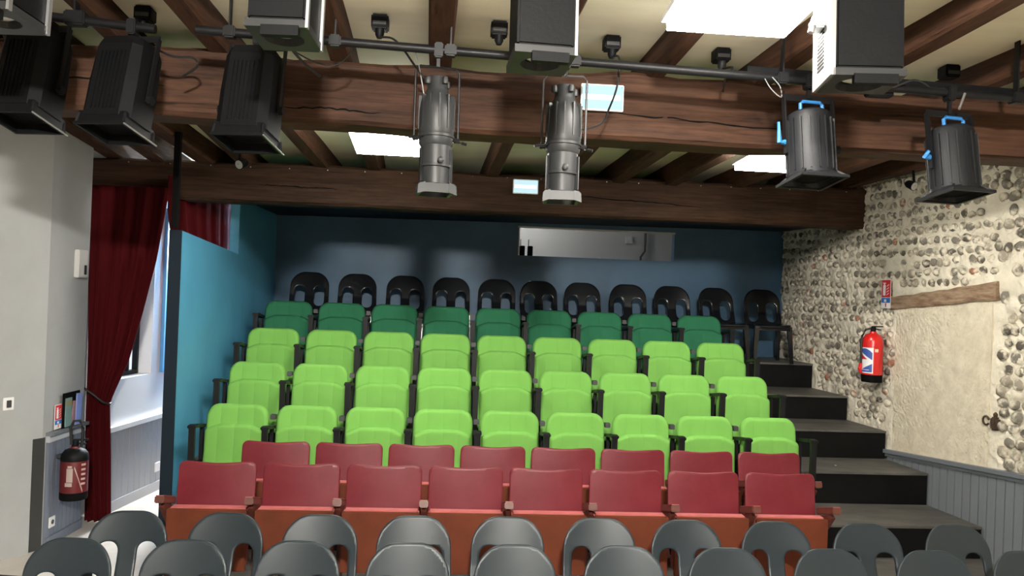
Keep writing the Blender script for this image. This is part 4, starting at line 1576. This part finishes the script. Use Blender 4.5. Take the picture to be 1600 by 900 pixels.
zc = lambda x, y: joist_z(x, y) + JH - .12
cable([(-.404, 4.50, zc(-.404, 4.5)), (-.33, 4.40, 3.48), (-.27, 4.36, 3.42), (-.21, 4.45, 3.36), (-.10, 4.62, 3.26)], .006, 'black cable from the ceiling socket left of the centre joist')
cable([(.874, 4.58, zc(.874, 4.6)), (.88, 4.40, 3.45), (.875, 4.40, 3.30), (.85, 4.48, 3.19), (.82, 4.52, 3.12), (.70, 4.42, 3.06), (.665, 4.27, 3.06)], .006, 'black cable hanging across the near exit sign plate to the right profile spot')
cable([(1.53, 4.66, zc(1.53, 4.68)), (1.52, 4.45, 3.45), (1.50, 4.5, 3.40), (1.53, 4.62, 3.36)], .006, 'black cable under the grey plug right of the exit sign plate')
cable([(-1.666, 4.6, zc(-1.666, 4.62)), (-1.66, 4.4, 3.48), (-1.55, 4.30, 3.36), (-1.45, 4.4, 3.32), (-1.36, 4.45, 3.33), (-1.33, 4.45, 3.29), (-1.42, 4.5, 3.24)], .006, 'black looped cable beside the second lamp from the left')
cable([(-2.12, 4.27, 3.42), (-1.98, 4.2, 3.39), (-2.04, 4.2, 3.30), (-2.16, 4.22, 3.31), (-2.18, 4.24, 3.35), (-2.05, 4.24, 3.36)], .008, 'black cable coiled over the leftmost lamp')
cable([(-.90, 4.22, 3.39), (-.72, 4.3, 3.31), (-.60, 4.34, 3.31), (-.52, 4.28, 3.37), (-.54, 4.25, 3.41)], .004, 'thin dark wire looped under the left part of the long bar')
cable([(-.86, 4.25, 3.40), (-.78, 4.35, 3.32), (-.70, 4.45, 3.27)], .007, 'black cable falling from the left box lantern')
cable([(-.20, 4.28, 3.39), (-.17, 4.22, 3.27), (-.14, 4.2, 3.1), (-.155, 4.2, 2.98)], .003, 'thin steel safety wire at the left profile spot', M_GCABLE)
cable([(1.62, 4.24, 3.35), (1.645, 4.2, 3.28), (1.70, 4.2, 3.24), (1.70, 4.22, 3.30), (1.66, 4.23, 3.35)], .003, 'thin steel safety wire above the left blue-handled lamp', M_GCABLE)
cable([(2.55, 4.25, 3.34), (2.42, 4.2, 3.37), (2.30, 4.22, 3.33), (2.16, 4.25, 3.35)], .006, 'black cable arched along the bar left of the rightmost lamp')
t = thing('power_block', (2.28, 4.3, 3.33), 'small black connector block on the bar between the two blue-handled lamps', 'connector')
MB().box(-.07, .07, -.03, .03, -.035, .035, bev=.006).build('case', M_LAMPBLK, t)
t = tag(MB().tube([(2.70, 4.2, 3.315), (2.64, 4.15, 3.22)], .007, 8).build('lever_arm', M_SILVER), 'bare metal clamp lever above the rightmost lamp', 'lever')
# wooden patch board nailed to the near beam at right
t = tag(MB().box(1.95, 4.1, 4.765, 4.785, 3.11, 3.42).build('patch_board', M_BEAM), 'reddish wooden board fixed on the near beam behind the right lamps', 'board')
t = tag(MB().bar((1.55, 4.32, 3.395), (4.2, 4.32, 3.325), .05, .055).build('cable_trunking', M_LAMPBLK), 'black cable trunking along the right part of the long bar', 'trunking')

# ================================================================== SMALL WALL THINGS
def wall_frame(p, n):
    """matrix with local -y looking along n"""
    n = Vector(n).normalized()
    x = Vector((-n.y, n.x, 0))
    return Matrix(((x.x, -n.x, 0, p[0]), (x.y, -n.y, 0, p[1]), (0, 0, 1, p[2]), (0, 0, 0, 1)))


n1 = Vector((.25, -.135, 0)).normalized()
n1 = Vector((3.85, -2.07, 0)).normalized()
n2 = Vector((.6, -.035, 0)).normalized()
n3 = Vector((1, -.157, 0)).normalized()


def wthing(name, p, n, label, cat):
    t = thing(name, (0, 0, 0), label, cat)
    t.matrix_world = wall_frame(p, n)
    return t


t = wthing('light_switch', (-3.063, 6.172, 1.243), n1, 'white light switch on the grey left wall', 'switch')
MB().box(-.04, .04, -.011, -.001, -.045, .045, bev=.003).build('plate', M_WHITE, t)
MB().box(-.018, .018, -.017, -.0112, -.026, .026, bev=.002).build('rocker', M_BRACKET, t)
t = wthing('wall_box', (-2.906, 6.85, 2.265), n2, 'pale rectangular intercom box high on the wall beside the curtain', 'intercom')
MB().box(-.075, .075, -.04, -.001, -.11, .11, bev=.006).build('case', mat('pale_plastic', (.55, .54, .53), rough=.5), t)
MB().box(.01, .045, -.047, -.041, -.085, -.01, bev=.002).build('display', M_LAMPGREY, t)
t = wthing('wall_socket', (lx(6.55) + .0185, 6.548, .304), n2, 'white wall socket low on the left wainscot', 'socket')
MB().box(-.04, .04, -.012, -.001, -.04, .04, bev=.003).build('plate', M_WHITE, t)
MB().lathe([(.018, 0), (.018, .003)], 12, Matrix.Translation((0, -.012, 0)) @ Matrix.Rotation(PI / 2, 4, 'X')).build('insert', M_BRACKET, t)
t = wthing('wall_socket', (wc(8.25) + .0225, 8.25, .36), n3, 'white wall socket low in the corridor', 'socket')
MB().box(-.045, .045, -.012, -.001, -.045, .045, bev=.003).build('plate', M_WHITE, t)


def fire_sign(p, n, h, label, w_=None):
    t = wthing('fire_sign', p, n, label, 'sign')
    w_ = w_ or h * .44
    MB().box(-w_ / 2, w_ / 2, -.004, -.0005, -h / 2, h / 2).build('plate', M_WHITE, t)
    rf = MB().box(-w_ * .46, w_ * .46, -.0055, -.0042, -.12 * h, h * .48).build('red_field', M_SIGNRED, t)
    pic = MB()
    pic.box(-w_ * .30, -w_ * .04, -.007, -.0057, -.06 * h, .30 * h)
    pic.box(-w_ * .23, -w_ * .11, -.007, -.0057, .30 * h, .36 * h)
    pic.box(-w_ * .34, -w_ * .02, -.007, -.0057, .36 * h, .385 * h)
    for k in range(4):
        q = .30 * h - k * .1 * h
        pic.add([(w_ * .06, -.007, q - .06 * h), (w_ * .30, -.007, q), (w_ * .34, -.007, q + .04 * h), (w_ * .10, -.007, q - .02 * h)], [(0, 1, 2, 3)])
    pic.build('pictogram', M_WHITE, rf)['label'] = 'white extinguisher and flame pictogram'
    bf = MB().box(-w_ * .46, w_ * .46, -.0055, -.0042, -.31 * h, -.14 * h).build('blue_field', M_SIGNBLUE, t)
    MB().box(-w_ * .16, w_ * .08, -.007, -.0057, -.28 * h, -.19 * h).build('blue_pictogram', M_WHITE, bf)
    MB().add([(-w_ * .06, -.006, -.33 * h), (w_ * .10, -.006, -.33 * h), (w_ * .06, -.006, -.46 * h), (-w_ * .02, -.006, -.46 * h)], [(0, 1, 2, 3)]).build('red_mark', M_SIGNRED, t)
    return t


fire_sign(wpt(7.925, 2.292, .045), WN, .285, 'red, white and blue fire extinguisher sign on the stone wall', .155)
fire_sign((lx(6.60) + .012, 6.60, 1.09), n2, .185, 'small red and blue fire extinguisher sign standing on the left ledge', .10)


def extinguisher(p, n, h, r, m_body, label, big):
    t = wthing('fire_extinguisher', p, n, label, 'extinguisher')
    c = Matrix.Translation((0, -r - .03, 0)) @ Matrix.Rotation(R(58 if big else -58), 4, 'Z')
    top = h
    MB().lathe([(r * .96, 0), (r, .012), (r, .075 * h / .5)], 24, c).build('base_ring', M_DARKIN, t, smooth=True)
    MB().lathe([(r, .075 * h / .5), (r, top * .80), (r * .95, top * .86), (r * .72, top * .93), (r * .35, top * .965), (r * .3, top)], 24, c, cap=True).build('cylinder', m_body, t, smooth=True)
    if not big:
        MB().lathe([(r * 1.004, top * .74), (r * 1.004, top * .80), (r * .955, top * .862), (r * .725, top * .934), (r * .36, top * .97)], 24, c, cap=False).build('shoulder', M_LAMPBLK, t, smooth=True)
    v = MB()
    v.lathe([(r * .26, top), (r * .26, top + .035), (r * .18, top + .05)], 12, c)
    v.bar(c @ Vector((-.01, 0, top + .048)), c @ Vector((.085, -.035, top + .052)), .02, .012)
    v.bar(c @ Vector((-.01, 0, top + .028)), c @ Vector((.07, -.03, top + .018)), .018, .01)
    v.build('valve', M_LAMPBLK, t)
    hs = MB()
    if big:
        hs.tube([c @ Vector(q) for q in ((-.02, -.01, top + .03), (-r * .7, -.015, top + .015), (-r * 1.02, -.02, top - .05), (-r * 1.08, -.03, top - .14), (-r * 1.06, -.035, top * .55), (-r * 1.04, -.04, top * .36))], .011, 8)
    else:
        hs.tube([c @ Vector(q) for q in ((-.03, -.03, top + .02), (-.04, -.04, top + .15), (-.02, -.045, top + .20), (.02, -.045, top + .20), (.045, -.04, top + .14), (.04, -.03, top + .0))], .011, 8)
    hs.build('hose', M_CABLE, t, smooth=True)
    if big:
        MB().tube([c @ Vector((-r * 1.04, -.04, top * .36)), c @ Vector((-r * 1.15, -.05, top * .25)), c @ Vector((-r * 1.0, -.06, top * .17))], [.014, .02, .012], 8).build('nozzle', m_body, t)
    # label wrapped on the cylinder
    def wrap(a0, a1, z0, z1, rr, nseg=8, shape=None):
        vs, fs = [], []
        for k in range(nseg + 1):
            a = a0 + (a1 - a0) * k / nseg
            lo, hi = (z0, z1) if not shape else shape(k / nseg)
            for zz in (lo, hi):
                vs.append((rr * math.sin(a), -rr * math.cos(a), zz))
        for k in range(nseg):
            fs.append((2 * k, 2 * k + 2, 2 * k + 3, 2 * k + 1))
        return MB().add(vs, fs, c)
    if big:
        wrap(R(-88), R(5), .18 * h, .68 * h, r * 1.006).build('label_panel', M_WHITE, t)
        lp = t.children[-1] if False else [o for o in bpy.data.objects if o.parent == t and o.name.startswith('label_panel')][0]
        wrap(R(-84), R(0), .20 * h, .36 * h, r * 1.012, shape=lambda s: (.20 * h, .21 * h + .16 * h * s)).build('label_blue_corner', M_LABELBLUE, lp)
        wrap(R(-84), R(0), .5 * h, .66 * h, r * 1.012, shape=lambda s: (.62 * h - .18 * h * s, .665 * h - .14 * h * (abs(s - .45) ** 2) * 2)).build('label_blue_arch', M_LABELBLUE, lp)
        wrap(R(-84), R(-30), .44 * h, .56 * h, r * 1.014, shape=lambda s: (.45 * h, .58 * h - .12 * h * s)).build('label_red_wedge', M_SIGNRED, lp)
        wrap(R(-70), R(-16), .24 * h, .25 * h, r * 1.016).build('label_line', M_WHITE, lp)
        wrap(R(12), R(32), .60 * h, .66 * h, r * 1.006).build('sticker', mat('cream_sticker', (.7, .55, .4)), t)
    else:
        m_lab = mat('label_cream', (.42, .33, .30), rough=.5)
        q = MB()
        for (a0, a1, z0, z1) in ((-38, -12, .36, .62), (-44, -14, .28, .35), (-34, -16, .63, .67)):
            b = wrap(R(a0), R(a1), z0 * h, z1 * h, r * 1.008)
            q.add(b.v, b.f)
        b = wrap(R(-6), R(30), 0, 0, r * 1.008, shape=lambda s: ((.66 - .46 * s) * h - .05 * h, (.66 - .46 * s) * h))
        q.add(b.v, b.f)
        for k in range(5):
            b = wrap(R(22), R(44), (.66 - k * .09) * h, (.70 - k * .09) * h, r * 1.008, 3)
            q.add(b.v, b.f)
        q.build('label_panel', m_lab, t)['label'] = 'faded cream pictogram and lines'
    MB().box(-.03, .03, -.035, -.002, top * .78, top * .84).build('wall_bracket', M_BRACKET, t)
    return t


extinguisher(wpt(7.945, 1.415, .03), WN, .50, .098, M_EXRED, 'bright red fire extinguisher with blue and white label on the stone wall', True)
extinguisher((lx(6.60) + .025, 6.60, .47), n2, .40, .098, M_EXDARK, 'dark red and black fire extinguisher hanging on the left wainscot', False)

# leaflets on the ledge
t = wthing('leaflet_holder', (lx(6.76) + .02, 6.76, .99), n2, 'dark leaflet holder with coloured leaflets on the left ledge', 'leaflets')
MB().box(-.12, .13, -.012, -.002, 0, .27).build('back_plate', M_DARKIN, t)
lf = MB().box(-.10, -.01, -.022, -.014, .01, .23).build('leaflet', M_LEAF, t)
MB().box(-.10, -.01, -.0225, -.0222, .17, .21).build('leaflet_title', M_OLIVE, lf)
MB().box(-.005, .05, -.024, -.014, .01, .20, Matrix.Rotation(R(6), 4, 'Y')).build('leaflet', M_LEAFR, t)
MB().box(.04, .125, -.03, -.02, .01, .255, Matrix.Rotation(R(3), 4, 'Y')).build('leaflet', M_LEAFB, t)
# iron hinge pin in the stone wall
t = wthing('iron_hook', wpt(6.42, 1.27, .02), WN, 'rusty iron hook set in the stone wall right of the plastered doorway', 'hook')
MB().box(-.03, .035, -.03, .03, -.07, .035, bev=.012).build('plate', M_IRON, t)
MB().tube([(.0 + .035 * math.cos(a) - .055, -.04, .035 * math.sin(a)) for a in [R(20 + 30 * k) for k in range(11)]], .009, 8).build('ring', M_IRON, t, smooth=True)
MB().lathe([(.014, .03), (.018, .06), (.006, .075)], 8).build('pin', M_IRON, t)
# small white scrap on the step
tag(MB().box(3.66, 3.675, 7.45, 7.462, .6755, .679).build('paper_scrap', M_WHITE), 'tiny white scrap of paper on the tread right of the front green row', 'paper')
